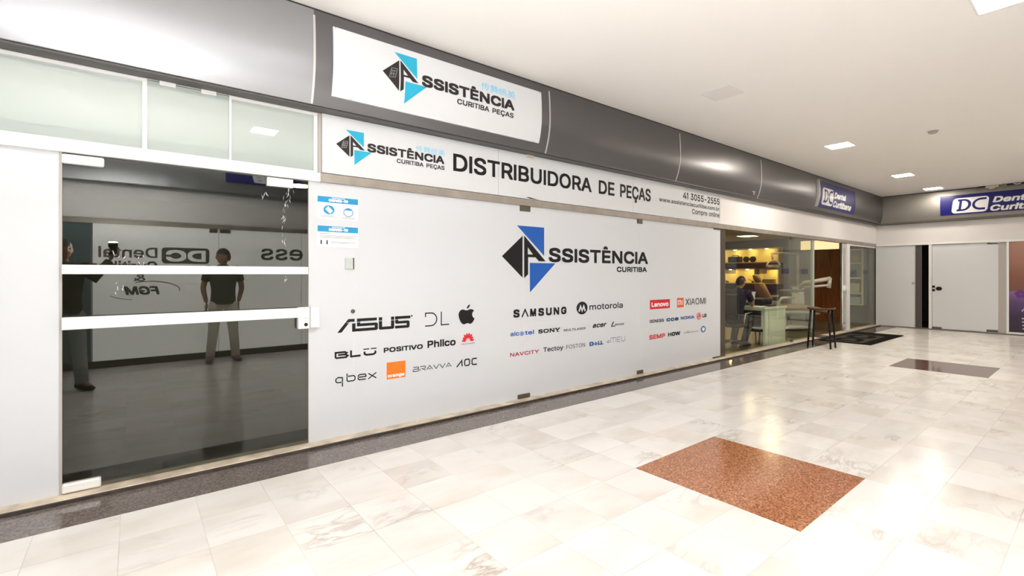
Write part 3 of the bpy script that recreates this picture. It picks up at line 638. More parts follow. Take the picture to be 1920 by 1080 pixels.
# ------------------------------------------------------------------ dim empty shop behind the tinted door
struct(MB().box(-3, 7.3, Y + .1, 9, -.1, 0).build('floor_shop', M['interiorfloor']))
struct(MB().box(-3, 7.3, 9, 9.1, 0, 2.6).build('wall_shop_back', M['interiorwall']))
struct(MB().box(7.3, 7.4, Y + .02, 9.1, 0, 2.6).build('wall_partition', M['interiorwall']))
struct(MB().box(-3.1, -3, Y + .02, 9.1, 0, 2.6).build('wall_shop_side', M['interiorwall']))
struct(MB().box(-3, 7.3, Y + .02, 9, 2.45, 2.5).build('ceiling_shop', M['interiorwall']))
rl = thing('ceiling_lamp', (1.6, 6.2, 2.45), 'round lit ceiling lamp seen through the tinted door by its top right hinge', 'lamp')
MB().lathe((1.6, 6.2, 2.45), [(.13, 0), (.15, -.005), (.15, -.03), (.14, -.035)], 32).build('rim', M['white'], rl)
MB().lathe((1.6, 6.2, 2.42), [(0, -.01), (.1, -.01), (.14, 0)], 32).build('diffuser', mat('lamp diffuser', (.9, .9, .85), .5, emit=110, ecol=(1, .97, .85)), rl)

# ------------------------------------------------------------------ boards and signs
def mapped(fn): return fn
SB = Y - .022
sb = MB().box(1.16, 7.226, SB, Y + .02, 2.132, 2.597).build('signboard', M['filmw'], None, .003)
tag(sb, 'long white board with large black lettering, between the rail and the steel fascia', 'sign')
F = FRONT(SB - .0015)
def lettering(par, s, x0, x1, z0, z1, b, mp, m):
    """a line of words, each word a part of its own"""
    wid = lambda q: sum(150 if c == ' ' else GL[c][0] for c in q)
    tot = wid(s); x = 0
    for w in s.split(' '):
        a = x0 + (x1 - x0) * x / tot; e = x0 + (x1 - x0) * (x + wid(w)) / tot
        decal('lettering', text(w, a, e - .004, z0, z1, b, cap=True), mp, m, par); x += wid(w) + 150

def logo_mark(parent, mapper, bx, tri_m, dark_m, phone=True):
    """double-diamond mark: bx = (x0, x1, z0, z1); shapes in unit coordinates"""
    x0, x1, z0, z1 = bx
    u = lambda L: [(x0 + (x1 - x0) * (p[0] - 2.943) / .75, z0 + (z1 - z0) * (p[1] - 1.14) / .705) for p in L]
    decal('emblem', [[u([(3.14, 1.845), (3.524, 1.845), (3.524, 1.535)])], [u([(3.317, 1.456), (3.693, 1.456), (3.319, 1.14)])]], mapper, tri_m, parent, 'blue triangles')
    decal('emblem', [[u([(3.217, 1.74), (2.943, 1.519), (3.217, 1.297)])],
                     [u([(3.238, 1.745), (3.546, 1.476), (3.445, 1.476), (3.397, 1.517), (3.294, 1.517), (3.294, 1.334), (3.238, 1.293)]), u([(3.290, 1.620), (3.362, 1.546), (3.290, 1.546)])]], mapper, dark_m, parent, 'black diamond and letter')
    if phone:
        c = [((3.09, 1.60), (3.185, 1.605)), ((3.185, 1.605), (3.15, 1.475)), ((3.15, 1.475), (3.05, 1.46)), ((3.05, 1.46), (3.09, 1.60)), ((3.085, 1.565), (3.165, 1.568)), ((3.07, 1.515), (3.15, 1.52)), ((3.10, 1.565), (3.08, 1.48)), ((3.13, 1.565), (3.115, 1.48))]
        decal('emblem', [stroke(u(s), .004)[0] for s in c], mapper_off(mapper), M['greyink'], parent, 'fine grey handset outline')

def mapper_off(mp):
    def f(a, b):
        p = mp(a, b); return (p[0], p[1] - .0012, p[2])
    f.bent = getattr(mp, 'bent', False)
    return f

logo_mark(sb, F, (1.267, 1.561, 2.225, 2.502), M['cyan'], M['softblack'])
decal('lettering', text('SSISTÊNCIA', 1.523, 2.257, 2.352, 2.423, .0045, cap=True), F, M['softblack'], sb)
lettering(sb, 'CURITIBA PEÇAS', 1.785, 2.263, 2.298, 2.335, .0015, F, M['softblack'])
decal('lettering', text('传舞统美', 1.966, 2.263, 2.427, 2.483), F, M['paleblue'], sb, 'pale blue characters')
decal('lettering', text('DISTRIBUIDORA', 2.353, 4.262, 2.306, 2.470, .006, cap=True), F, M['black'], sb)
decal('lettering', text('DE', 4.39, 4.68, 2.306, 2.470, .006, cap=True), F, M['black'], sb)
decal('lettering', text('PEÇAS', 4.79, 5.425, 2.306, 2.470, .006, cap=True), F, M['black'], sb)
lettering(sb, '41 3055-2555', 6.197, 7.216, 2.424, 2.520, .003, F, M['black'])
decal('lettering', text('www.assistenciacuritiba.com.br', 5.615, 7.214, 2.330, 2.389, .0012), F, M['black'], sb)
lettering(sb, 'Compre online', 6.434, 7.216, 2.226, 2.298, .0012, F, M['black'])
decal('edge_line', [rectp(7.219, 7.2245, 2.20, 2.52)[0]], F, M['softblack'], sb)
for xj in (2.883, 5.05): decal('sheet_joint', rectp(xj - .0018, xj + .0018, 2.134, 2.595), F, M['greyink'], sb, 'thin grey sheet joint')
decal('torn_patch', [[[(3.245, 2.147), (3.29, 2.152), (3.44, 2.134), (3.30, 2.138)]]], F, M['black'], sb, 'small dark tear at the lower edge')
for x, w in ((3.30, .045), (6.28, .03)):
    MB().box(x - w, x + w, SB - .012, SB + .004, 2.566, 2.604).build('clip', mat('beige clip %.1f' % x, (.62, .54, .45), .5), sb, .003)

def bent_sheet(fn_front, fn_back, a0, a1, z0, z1, n=20):
    mb = MB(); vs = []
    for i in range(n + 1):
        z = z0 + (z1 - z0) * i / n
        vs += [fn_front(a0, z), fn_front(a1, z), fn_back(a1, z), fn_back(a0, z)]
    fs = []
    for i in range(n):
        for k in range(4): fs.append((4 * i + k, 4 * i + (k + 1) % 4, 4 * i + 4 + (k + 1) % 4, 4 * i + 4 + k))
    fs += [(0, 1, 2, 3), (4 * n, 4 * n + 1, 4 * n + 2, 4 * n + 3)]
    return mb.add(vs, fs)

top = bent_sheet(LEFT(.016), LEFT(-.004), 1.183, 3.292, 2.692, 3.208).build('sign_panel', M['filmw'])
tag(top, 'large white sign panel with cyan and black emblem, fixed high on the curved steel fascia', 'sign')
F2 = LEFT(.018)
logo_mark(top, F2, (1.571, 1.968, 2.757, 3.155), M['cyan'], M['softblack'])
decal('lettering', text('SSISTÊNCIA', 1.922, 2.928, 2.936, 3.032, .0065, cap=True), F2, M['softblack'], top)
lettering(top, 'CURITIBA PEÇAS', 2.275, 2.925, 2.864, 2.910, .002, F2, M['softblack'])
decal('lettering', text('传舞统美', 2.535, 2.94, 3.052, 3.128), F2, M['paleblue'], top, 'pale blue characters')
for x, z in ((1.33, 2.70), (3.22, 2.70), (1.2, 3.2), (3.27, 3.2)):
    MB().lathe(LEFT(.016)(x, z), [(0, -.004), (.006, -.003), (.007, 0)], 10, 'y').build('screw', M['alu'], top)

def dental_sign(mk, a0, label):
    s = bent_sheet(mk(.014), mk(-.004), a0, a0 + 2.2, 2.725 if a0 < 0 else 2.70, 3.175 if a0 < 0 else 3.215).build('shop_sign', M['dcblue'])
    tag(s, label, 'sign')
    f = mk(.016); f2 = mk(.0175)
    P = lambda L: [[(a0 + p[0], p[1]) for p in q] for q in L]
    sh = lambda L, k=.12: [[(p[0] + k * (p[1] - 2.93), p[1]) for p in q] for q in L]
    decal('emblem', [P(sh(rrect(.215, .815, 2.755, 3.10, .07)))], f, M['whiteink'], s, 'white rounded plate')
    D = [[(.30, 2.80), (.40, 2.80)] + arc(.40, 2.935, .135, .135, -90, 90, 14) + [(.30, 3.07), (.30, 3.03), (.33, 3.02), (.33, 2.85), (.30, 2.84)],
         [(.375, 2.84), (.40, 2.84)] + arc(.40, 2.935, .085, .095, -90, 90, 12) + [(.375, 3.03)]]
    Cc = [arc(.69, 2.935, .15, .135, 62, 298, 22)[:]]
    c = stroke(arc(.70, 2.935, .125, .113, 78, 282, 22), .045)
    bar = stroke([(.70, 3.048), (.775, 3.048)], .045) + stroke([(.70, 2.822), (.775, 2.822)], .045)
    decal('emblem', [P(sh(D))] + [P(sh([q])) for q in c + bar], f2, M['dcblue'], s, 'blue letters on the white plate')
    decal('lettering', [P(g) for g in text('Dental', .885, 1.57, 2.935, 3.07, .008, .2)], f, M['whiteink'], s, 'white lettering')
    decal('lettering', [P(g) for g in text('Curitibana', .845, 1.93, 2.752, 2.888, .008, .2)], f, M['whiteink'], s, 'white lettering')
    return s
s1 = dental_sign(LEFT, 10.68, 'blue sign with white lettering on the long shopfront fascia, near the far corner')
bent_sheet(LEFT(.05), LEFT(0), 10.655, 10.68, 2.69, 3.225).build('end_cap', M['seam'], s1)
dental_sign(ENDF, -2.57, 'blue sign with white lettering on the end wall fascia, under the cables')

# ------------------------------------------------------------------ notices on the second panel
def notice(z0, z1, name, label):
    o = rrect(1.127, 1.455, z0, z1, .008)
    n = MB(); q = o[0]
    n.add([(p[0], Y - .0022, p[1]) for p in q] + [(p[0], Y - .0002, p[1]) for p in q],
          [tuple(range(len(q)))] + [(i, (i + 1) % len(q), len(q) + (i + 1) % len(q), len(q) + i) for i in range(len(q))])
    n = n.build(name, M['whiteink']); tag(n, label, 'notice', 'health notices on the glass')
    f = FRONT(Y - .003); f2 = FRONT(Y - .0042)
    decal('header', [rectp(1.13, 1.452, z1 - .05, z1 - .003)[0]], f, M['covid'], n, 'blue header strip')
    decal('lettering', text('COVID-19', 1.215, 1.37, z1 - .042, z1 - .02, .003, cap=True), f2, M['whiteink'], n, 'white header lettering')
    decal('lettering', [rectp(1.24, 1.345, z1 - .015, z1 - .009)[0]], f2, M['whiteink'], n, 'white header line')
    return n, f, f2
n1, f, f2 = notice(1.769, 1.953, 'notice', 'white notice with blue header and two round pictograms, upper of two on the glass')
decal('pictogram', [disc(1.218, 1.845, .043, .036)], f, M['covid'], n1, 'blue round pictogram of a hand')
decal('pictogram', [stroke([(1.20, 1.862), (1.238, 1.826)], .034)], f2, M['whiteink'], n1, 'pale hand shape')
decal('pictogram', [ring(1.372, 1.835, .04, .036, .006), [arc(1.372, 1.835, .036, .033, 30, 150, 10)]], f, M['covid'], n1, 'blue ring pictogram of a face mask')
decal('small_print', [rectp(1.16 + .014 * (k == 0), 1.275 - .014 * (k == 0), 1.797 - .008 * k, 1.8 - .008 * k)[0] for k in range(2)] + [rectp(1.318, 1.425, 1.79 - .008 * k, 1.793 - .008 * k)[0] for k in range(2)], f, M['greyink'], n1, 'grey caption lines')
n2, f, f2 = notice(1.549, 1.72, 'notice', 'white notice with blue header and grey text lines, lower of two on the glass')
decal('small_print', [rectp(1.147, 1.225, 1.655, 1.659)[0]] + [rectp(1.147, 1.435 - .02 * (k % 2), 1.640 - .009 * k, 1.643 - .009 * k)[0] for k in range(3)] + [rectp(1.235, 1.43 - .05 * k, 1.590 - .009 * k, 1.593 - .009 * k)[0] for k in range(2)], f, M['greyink'], n2, 'grey text lines')
for x in (1.158, 1.203):
    decal('pictogram', [disc(x, 1.598, .006, .006), [(x - .006, 1.592), (x + .006, 1.592), (x + .004, 1.57), (x - .004, 1.57)]], f, M['black'], n2, 'small black standing figure')

# ------------------------------------------------------------------ printed marks on the white panels
FP = FRONT(Y - .0012); FQ = FRONT(Y - .0022)
K = M['black']
def word(par, s, r, m=K, b=0.0, lab=None, shear=0, cap=True, track=0, mp=FP):
    return decal('wordmark', text(s, r[0], r[1], r[2], r[3], b, shear, track, cap), mp, m, par, lab)
def mark(par, polys, m=K, lab=None, mp=FP):
    return decal('emblem', polys, mp, m, par, lab)
# large mark across the joint
logo_mark(W4, FP, (2.943, 3.693, 1.14, 1.845), M['blue'], K, False)
word(W4, 'SSISTÊNCIA', (3.592, 5.395, 1.470, 1.628), K, .0085)
word(W4, 'CURITIBA', (4.751, 5.369, 1.364, 1.430), K, .004)
# first group
AS = [[(1.283, .862), (1.318, .862), (1.385, .944), (1.425, .944), (1.425, .968), (1.372, .968)],
      [(1.404, .93), (1.432, .93), (1.432, .886), (1.596, .886), (1.596, .903), (1.444, .903), (1.444, .968), (1.615, .968), (1.615, .944), (1.472, .944), (1.472, .926), (1.612, .926), (1.624, .918), (1.624, .872), (1.612, .862), (1.404, .862)],
      [(1.632, .968), (1.662, .968), (1.662, .886), (1.742, .886), (1.742, .968), (1.772, .968), (1.772, .872), (1.762, .862), (1.642, .862), (1.632, .872)],
      [(1.78, .968), (1.925, .968), (1.925, .944), (1.81, .944), (1.81, .926), (1.905, .926), (1.917, .918), (1.917, .872), (1.905, .862), (1.78, .862), (1.78, .886), (1.889, .886), (1.889, .903), (1.79, .903), (1.78, .912)]]
mark(W3, [[q] for q in AS] + [disc(1.938, .964, .008, .008)], K, 'black angular wordmark')
mark(W3, stroke([(1.36, .938), (1.91, .938)], .0035), M['film'], 'white cut through the wordmark', FQ)
mark(W3, stroke([(2.075, .945), (2.075, .98), (2.13, .98)] + arc(2.13, .922, .06, .058, 85, -85, 14) + [(2.07, .864)], .011) + stroke([(2.238, .988), (2.238, .865), (2.322, .865)], .011), K, 'thin black two letter wordmark')
ap = [(.5, .045), (.40, .01), (.30, .0), (.2, .05), (.1, .18), (.03, .34), (.0, .48), (.02, .6), (.09, .70), (.2, .755), (.32, .75), (.42, .715), (.5, .70), (.58, .72), (.7, .755), (.82, .745), (.9, .71), (.955, .66), (.87, .6), (.83, .5), (.85, .39), (.91, .31), (.985, .27), (.94, .18), (.86, .07), (.77, .01), (.68, .005), (.6, .035)]
lf = [(.5, .79), (.51, .86), (.56, .93), (.62, .975), (.69, 1.0), (.69, .93), (.65, .86), (.58, .80)]
mark(W3, [[[(2.425 + .187 * p[0], .853 + .19 * p[1]) for p in q]] for q in (ap, lf)], K, 'black fruit emblem')
Bl = stroke([(1.27, .66), (1.27, .703), (1.345, .703), (1.36, .695), (1.345, .683), (1.29, .683)], .015) + stroke([(1.345, .683), (1.368, .672), (1.355, .660), (1.27, .660)], .015)
mark(W3, Bl + stroke([(1.395, .71), (1.395, .661), (1.475, .661)], .016) + stroke([(1.508, .69), (1.508, .67), (1.525, .661), (1.585, .661), (1.602, .67), (1.602, .69)], .016) + stroke([(1.498, .709), (1.548, .709)], .009) + stroke([(1.562, .709), (1.612, .709)], .009), K, 'black wide wordmark')
word(W3, 'POSITIVO', (1.676, 2.048, .662, .704), K, .0028, shear=0)
word(W3, 'Philco', (2.094, 2.393, .662, .730), K, .0035, cap=False)
pet = []
for k in range(8):
    a = math.radians(8 + 164 * k / 7); L = .078 if 1 < k < 6 else .07
    c, s_ = math.cos(a), math.sin(a)
    tear = [(.018, 0), (.045, -.010), (.066, -.0115), (.078, -.004), (.078, .004), (.066, .0115), (.045, .010)]
    pet.append([[(2.533 + (t[0] * c - t[1] * s_) * L / .078, .688 + (t[0] * s_ + t[1] * c) * L / .078) for t in tear]])
mark(W3, pet, M['red'], 'red fan of petals')
word(W3, 'HUAWEI', (2.458, 2.609, .657, .670), K)
q = .0095
mark(W3, stroke([(1.325, .425), (1.325, .497), (1.29, .502), (1.272, .49), (1.272, .472), (1.285, .461), (1.325, .461)], q) + stroke([(1.362, .525), (1.362, .468), (1.372, .461), (1.418, .461), (1.428, .47), (1.428, .492), (1.418, .502), (1.362, .502)], q)
     + stroke([(1.455, .482), (1.52, .482), (1.52, .495), (1.51, .503), (1.465, .503), (1.455, .495), (1.455, .468), (1.465, .461), (1.52, .461)], q) + stroke([(1.54, .504), (1.61, .458)], q) + stroke([(1.54, .458), (1.61, .504)], q), K, 'thin black rounded wordmark')
mark(W3, [rectp(1.703, 1.878, .43, .575)], M['orange'], 'orange square')
word(W3, 'orange', (1.712, 1.868, .437, .468), M['whiteink'], .002, 'white lettering', cap=False, mp=FQ)
bw = .0065
def ch(x, w, seq): return [stroke([(x + w * p[0], .466 + .037 * p[1]) for p in s], bw)[0] for s in seq]
BR = ch(1.952, .055, [[(0, 0), (0, .5)], [(0, 1), (.9, 1), (1, .85), (.9, .52), (.1, .52)], [(.9, .52), (1, .3), (.9, 0), (0, 0)]]) + ch(2.02, .055, [[(0, .0), (0, .5)], [(0, 1), (.9, 1), (1, .8), (.9, .45), (.3, .45), (1, 0)]]) + ch(2.085, .062, [[(0, 0), (.5, 1), (1, 0)], [(.3, .2), (.7, .2)]]) + ch(2.155, .058, [[(0, 1), (.5, 0), (1, 1)]]) + ch(2.222, .058, [[(0, 1), (.5, 0), (1, 1)]]) + ch(2.288, .058, [[(0, 0), (.5, 1), (1, 0)], [(.3, .2), (.7, .2)]])
mark(W3, BR, K, 'thin black wide wordmark')
mark(W3, stroke([(2.405, .452), (2.462, .508), (2.466, .452)], .013) + stroke([(2.50, .455), (2.54, .455), (2.55, .465), (2.55, .505), (2.54, .514), (2.505, .514), (2.495, .505), (2.495, .465), (2.50, .455)], .013) + stroke([(2.636, .513), (2.59, .513), (2.579, .503), (2.579, .465), (2.59, .455), (2.636, .455)], .013), K, 'black three letter wordmark')
# second group
for i, c_ in enumerate('SVMSUNG'):
    x0 = 3.092 + .1148 * i + .004 * i * 0
    if c_ == 'V': mark(W4, stroke([(x0 + .002, .882), (x0 + .045, .960), (x0 + .088, .882)], .017), K)
    else: word(W4, c_, (x0, x0 + .085, .882, .966), K, .006)
mark(W4, [disc(4.123, .939, .093, .075)], K, 'black round emblem')
mark(W4, [[[(4.06, .905), (4.095, .985), (4.123, .93), (4.151, .985), (4.186, .905), (4.164, .895), (4.148, .935), (4.123, .885), (4.098, .935), (4.082, .895)]]], M['film'], 'white winged letter', FQ)
word(W4, 'motorola', (4.250, 4.869, .909, .984), K, .002, cap=False)
word(W4, 'alc', (3.054, 3.17, .692, .738), M['blue'], .002, 'blue lettering', cap=False)
mark(W4, [ring(3.208, .709, .03, .022, .007), disc(3.208, .709, .012, .010)], M['blue'], 'blue round letter')
word(W4, 'atel'[1:], (3.25, 3.375, .692, .738), M['blue'], .002, 'blue lettering', cap=False)
sy = text('SONY', 3.437, 3.765, .691, .735, .003, cap=True)
for x0, x1 in ((3.605, 3.63), (3.648, 3.672), (3.70, 3.722), (3.742, 3.767)): sy.append(rectp(x0, x1, .730, .736))
for x0, x1 in ((3.603, 3.628), (3.712, 3.752)): sy.append(rectp(x0, x1, .690, .696))
decal('wordmark', sy, FP, K, W4)
word(W4, 'MULTILASER', (3.826, 4.184, .686, .711), K, .0008)
word(W4, 'acer', (4.305, 4.555, .692, .738), K, .003, shear=.25, cap=False)
word(W4, 'L', (4.641, 4.72, .683, .745), K, .002, shear=.3); word(W4, 'enoxx', (4.715, 4.90, .692, .716), K, .001, shear=.3, cap=False)
word(W4, 'NAVCITY', (3.049, 3.447, .480, .519), mat('crimson vinyl', (.42, .015, .03), .4), .0015, 'crimson lettering')
word(W4, 'Tectoy', (3.511, 3.815, .470, .533), K, .0015, cap=False)
word(W4, 'FOSTON', (3.864, 4.174, .482, .527), M['softblack'], 0)
word(W4, 'D', (4.25, 4.325, .478, .528), mat('strong blue vinyl', (.003, .085, .30), .4), .006, 'blue lettering')
DB = bpy.data.materials['strong blue vinyl']
mark(W4, [[q] for q in [[(4.325, .495), (4.362, .522), (4.40, .50), (4.365, .478)]]], DB, 'blue tilted letter')
mark(W4, stroke([(4.345, .494), (4.385, .507)], .004), M['film'], 'white slot', FQ)
word(W4, 'LL', (4.40, 4.498, .478, .528), DB, .006, 'blue lettering')
mark(W4, stroke(arc(4.59, .508, .024, .016, 180, 360, 12), .007) + stroke([(4.575, .515), (4.61, .515)], .006), M['softblack'], 'small smiling cup')
mark(W4, stroke([(4.635, .484), (4.635, .538), (4.645, .545), (4.675, .545), (4.685, .538), (4.685, .484)], .008) + stroke([(4.685, .538), (4.695, .545), (4.725, .545), (4.735, .538), (4.735, .484)], .008) + stroke([(4.825, .488), (4.76, .488), (4.76, .544), (4.825, .544)], .008) + stroke([(4.76, .516), (4.815, .516)], .008) + stroke([(4.848, .548), (4.848, .495), (4.86, .487), (4.90, .487), (4.911, .495), (4.911, .548)], .008), mat('slate vinyl', (.16, .2, .28), .4), 'slate thin wordmark')
# third group
mark(W5, [rectp(5.438, 5.902, .862, .988)], M['red'], 'red plate')
word(W5, 'Lenovo', (5.475, 5.865, .892, .955), M['whiteink'], .004, 'white lettering', cap=False, mp=FQ)
mark(W5, [rectp(6.079, 6.249, .860, .997)], M['rust'], 'orange plate')
mark(W5, stroke([(6.105, .895), (6.105, .955), (6.17, .955), (6.178, .945), (6.178, .895)], .014) + stroke([(6.142, .895), (6.142, .94)], .013) + stroke([(6.212, .895), (6.212, .962)], .015), M['whiteink'], 'white letters', FQ)
word(W5, 'XIAOMI', (6.294, 6.854, .886, .979), M['softblack'], .001)
word(W5, 'GENESIS', (5.432, 5.761, .679, .722), K, .002)
word(W5, 'cce', (5.819, 6.117, .675, .723), M['navy'], .005, 'navy lettering', cap=False)
word(W5, 'NOKIA', (6.172, 6.532, .681, .726), M['navy'], .003, 'navy lettering')
mark(W5, [disc(6.656, .707, .064, .053)], M['red'], 'red disc')
mark(W5, [ring(6.656, .707, .048, .040, .007), stroke([(6.652, .725), (6.652, .69), (6.675, .69)], .007)[0], disc(6.634, .72, .007, .007)[0]], M['whiteink'], 'white face outline', FQ)
word(W5, 'LG', (6.755, 6.870, .682, .735), M['softblack'], .004)
word(W5, 'SEMP', (5.423, 5.787, .457, .517), M['red'], .004, 'red lettering')
word(W5, 'HOW', (5.858, 6.161, .464, .519), K, .006)
word(W5, 'POWERPACK', (6.256, 6.644, .476, .492), K, .0, shear=.25)
mark(W5, stroke(arc(6.36, .50, .04, .009, 0, 300, 14), .003), K, 'thin black swirl')
mark(W5, [disc(6.78, .503, .071, .05)], mat('mid blue vinyl', (.03, .16, .42), .4), 'blue disc')
word(W5, 'hp', (6.742, 6.818, .47, .536), M['whiteink'], .004, 'white lettering', .3, False, 0, FQ)

# ------------------------------------------------------------------ ceiling fittings
def square_lamp(loc, strength, col, label, group='square recessed ceiling lamps', w=.168):
    x, y, z = loc
    t = thing('ceiling_lamp', loc, label, 'lamp', group)
    fr = MB(); o, i = w, w - .016
    for a in ((-o, o, -o, -i), (-o, o, i, o), (-o, -i, -i, i), (i, o, -i, i)): fr.box(x + a[0], x + a[1], y + a[2], y + a[3], z - .008, z + .001)
    fr.build('frame', M['white'], t)
    dm = mat('lamp diffuser %.0f %.0f' % (x * 10, y * 10), (.9, .9, .88), .5, emit=strength, ecol=col) if strength else mat('unlit lamp diffuser', (.85, .82, .785), .7)
    MB().box(x - i, x + i, y - i, y + i, z - .006, z - .001).build('diffuser', dm, t)
    return t
square_lamp((8.52, 2.63, H), LAMP_FAR * 2.1, FAR_COL, 'lit square ceiling lamp above the clear shop glass, nearest of the three in a row')
square_lamp((12.06, 2.63, H), LAMP_FAR, FAR_COL, 'lit square ceiling lamp in the middle of the row of three')
square_lamp((14.45, 2.60, H), LAMP_FAR * .7, FAR_COL, 'lit square ceiling lamp closest to the end wall fascia')
square_lamp((4.905, .49, H), LAMP_NEAR * .8, NEAR_COL, 'lit square ceiling lamp cut by the upper right edge of the photo')
square_lamp((5.05, 2.67, H), 0, None, 'unlit square ceiling lamp in the ceiling over the large white panels', 'dark square ceiling lamps')
hid = 'lit square ceiling lamp over the near end of the gallery, outside the photo'
for x, y, s in ((1.42, .49, 1.0), (-2.0, 2.63, .5), (-2.0, .49, .6), (-5.5, 1.4, .6)):
    square_lamp((x, y, H), LAMP_NEAR * s, NEAR_COL, hid)
far = 'lit square ceiling lamp over the far end of the gallery, outside the photo'
for x in (8.5, 12.06): square_lamp((x, .49, H), LAMP_FAR * 1.2, FAR_COL, far)
sd = thing('smoke_detector', (8.594, 1.55, H), 'small round white smoke detector on the ceiling', 'smoke detector')
MB().lathe((8.594, 1.55, H), [(.075, 0), (.075, -.012), (.06, -.02)], 28).build('base', M['white'], sd)
MB().lathe((8.594, 1.55, H), [(.052, -.02), (.05, -.045), (.035, -.055), (0, -.056)], 28).build('cover', M['greyframe'], sd)

# ------------------------------------------------------------------ end wall
bandE = MB().box(XE, XE + .1, YO, Y, 2.11, H)
bandE.box(XE + .02, XE + .1, YO, .2, 0, 2.11)
struct(bandE.build('wall_end', M['band']))
struct(MB().box(XE - .03, XE + .04, YO, Y, 2.06, 2.108).build('trim_9', M['white'], None, .003))
struct(MB().box(XE - .012, XE + .06, .2, Y, .0, .022).build('trim_10', M['rail']))
struct(MB().box(XE - .028, XE - .012, .2, 3.425, .0, .012).build('trim_11', M['sillface']))
struct(MB().box(XE, XE + .012, 3.075, Y - .005, .024, 2.055).build('window_9', M['filmw']))
struct(MB().box(XE - .004, XE + .02, 3.07, 3.083, .024, 2.055).build('trim_12', M['alu']))
MB().box(XE - .008, XE + .002, 3.085, 3.14, 1.085, 1.15).build('plate', M['greyframe'], bpy.data.objects['window_9'], .003)
struct(MB().box(XE - .02, XE + .03, 2.757, 2.815, .02, 2.06).build('trim_13', M['white'], None, .004))
d2 = struct(MB().box(XE, XE + .012, 1.624, 2.752, .03, 2.05).build('door_2', M['filmw']))
MB().lathe((XE - .0, 2.64, .995), [(-.014, 0), (-.014, .0)], 4, 'x')
kn = MB().ball((XE - .008, 2.628, .995), (.012, .058, .048), 20, 12).build('oval_lock', M['black'], d2)
for z in (1.04, .955): MB().box(XE - .012, XE, 2.70, 2.752, z - .028, z + .028).build('lock_plate', M['softblack'], d2, .003)
for y0, y1, z0, z1 in ((1.624, 1.80, 2.02, 2.05), (1.624, 1.81, .03, .085), (2.58, 2.75, .03, .07)):
    MB().box(XE - .012, XE + .016, y0, y1, z0, z1).build('hinge_patch', M['clamp'], d2, .003)
struct(MB().box(XE, XE + .03, 1.497, 1.62, .02, 2.06).build('window_10', M['greyframe']))
struct(MB().box(XE - .02, XE + .03, 1.452, 1.488, .02, 2.06).build('trim_14', M['white'], None, .004))
MB().box(XE - .03, XE - .01, 1.452, 1.488, 1.33, 1.46).build('hinge_sleeve', M['white'], bpy.data.objects['trim_14'], .004)
struct(MB().box(XE - .02, XE + .03, .2, 1.452, .022, .062).build('trim_15', M['white'], None, .004))
# dark shop behind the sliding gap
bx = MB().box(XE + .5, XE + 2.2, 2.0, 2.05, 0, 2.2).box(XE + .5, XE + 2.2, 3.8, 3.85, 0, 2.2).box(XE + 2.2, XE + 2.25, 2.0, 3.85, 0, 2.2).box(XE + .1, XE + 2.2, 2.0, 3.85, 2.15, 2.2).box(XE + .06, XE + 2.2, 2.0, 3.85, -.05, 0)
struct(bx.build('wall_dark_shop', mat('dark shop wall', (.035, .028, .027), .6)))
struct(MB().box(XE + .03, XE + .04, 2.95, 3.30, .03, 2.05).build('window_11', mat('dark glass edge', (.10, .08, .078), .12)))
# poster
def poster_mat():
    g = G('printed poster'); p = g.pos(); sx = g.node('ShaderNodeSeparateXYZ', {0: p})
    n = g.node('ShaderNodeTexNoise', {'Vector': p, 'Scale': 3.0, 'Detail': 3.0})
    zz = g.math('ADD', sx.outputs[2], g.math('MULTIPLY', g.math('SUBTRACT', n.outputs[0], .5), .10))
    f = g.math('DIVIDE', zz, 2.06)
    c = g.ramp(f, [(.0, srgb(38, 20, 40)), (.2, srgb(48, 30, 62)), (.36, srgb(88, 60, 110)), (.455, srgb(132, 96, 150)), (.47, srgb(118, 74, 62)), (.62, srgb(132, 82, 62)), (1, srgb(172, 128, 106))])
    g.set(g.b.inputs['Base Color'], c); g.b.inputs['Roughness'].default_value = .3
    return g.m
ps = MB().box(XE - .004, XE + .006, .25, 1.452, .062, 2.06).build('poster', poster_mat())
tag(ps, 'tall brown and purple printed poster in the white frame at the right edge', 'poster')
fe = END(XE - .006)
fl = []
for k in range(5):
    a = 2 * PI * k / 5 + .4
    fl.append(disc(-1.275 + .055 * math.cos(a), .905 + .055 * math.sin(a), .042, .042)[0])
decal('printed_flower', fl, fe, mat('purple print', srgb(96, 40, 120), .4), ps, 'purple flower')
wi = mat('pale print', srgb(205, 190, 210), .4)
decal('printed_text', [rectp(-1.258 + .004 * k, -.95, .36 - .075 * k, .385 - .075 * k)[0] for k in range(4)], fe, wi, ps, 'pale text lines')
decal('printed_text', [stroke([(-1.262, .56), (-1.25, .53), (-1.225, .59), (-1.2, .53)], .012)[0]], fe, wi, ps, 'pale mark')
# cables and boxes along the end fascia
cx = XE - .235
jb = thing('junction_box', (cx, 1.72, 3.25), 'beige cable box on top of the blue end sign fascia', 'cable box')
MB().box(cx - .03, cx + .03, 1.585, 1.795, 3.265, 3.318).build('box_body', mat('beige plastic', (.62, .56, .48), .4), jb, .005)
MB().box(cx - .025, cx + .02, 1.645, 1.74, 3.236, 3.268).build('socket', bpy.data.materials['beige plastic'], jb, .004)
tag(MB().box(cx - .025, cx + .03, 1.47, 1.555, 3.262, 3.318).build('cable_clip', mat('olive plastic', (.30, .27, .16), .4), None, .006), 'small olive plastic clip beside the beige cable box', 'clip')
cb = MB().tube([(cx + .02, 1.95, 3.300), (cx, 1.88, 3.306), (cx, 1.80, 3.306)], .012, 8)
tag(cb.build('cable', M['black']), 'thin black cable left of the beige cable box on the end fascia', 'cable')
cb = MB().tube([(cx, 1.455, 3.302), (cx, 1.3, 3.300), (cx, 1.1, 3.303), (cx, .8, 3.30)], .015, 8)
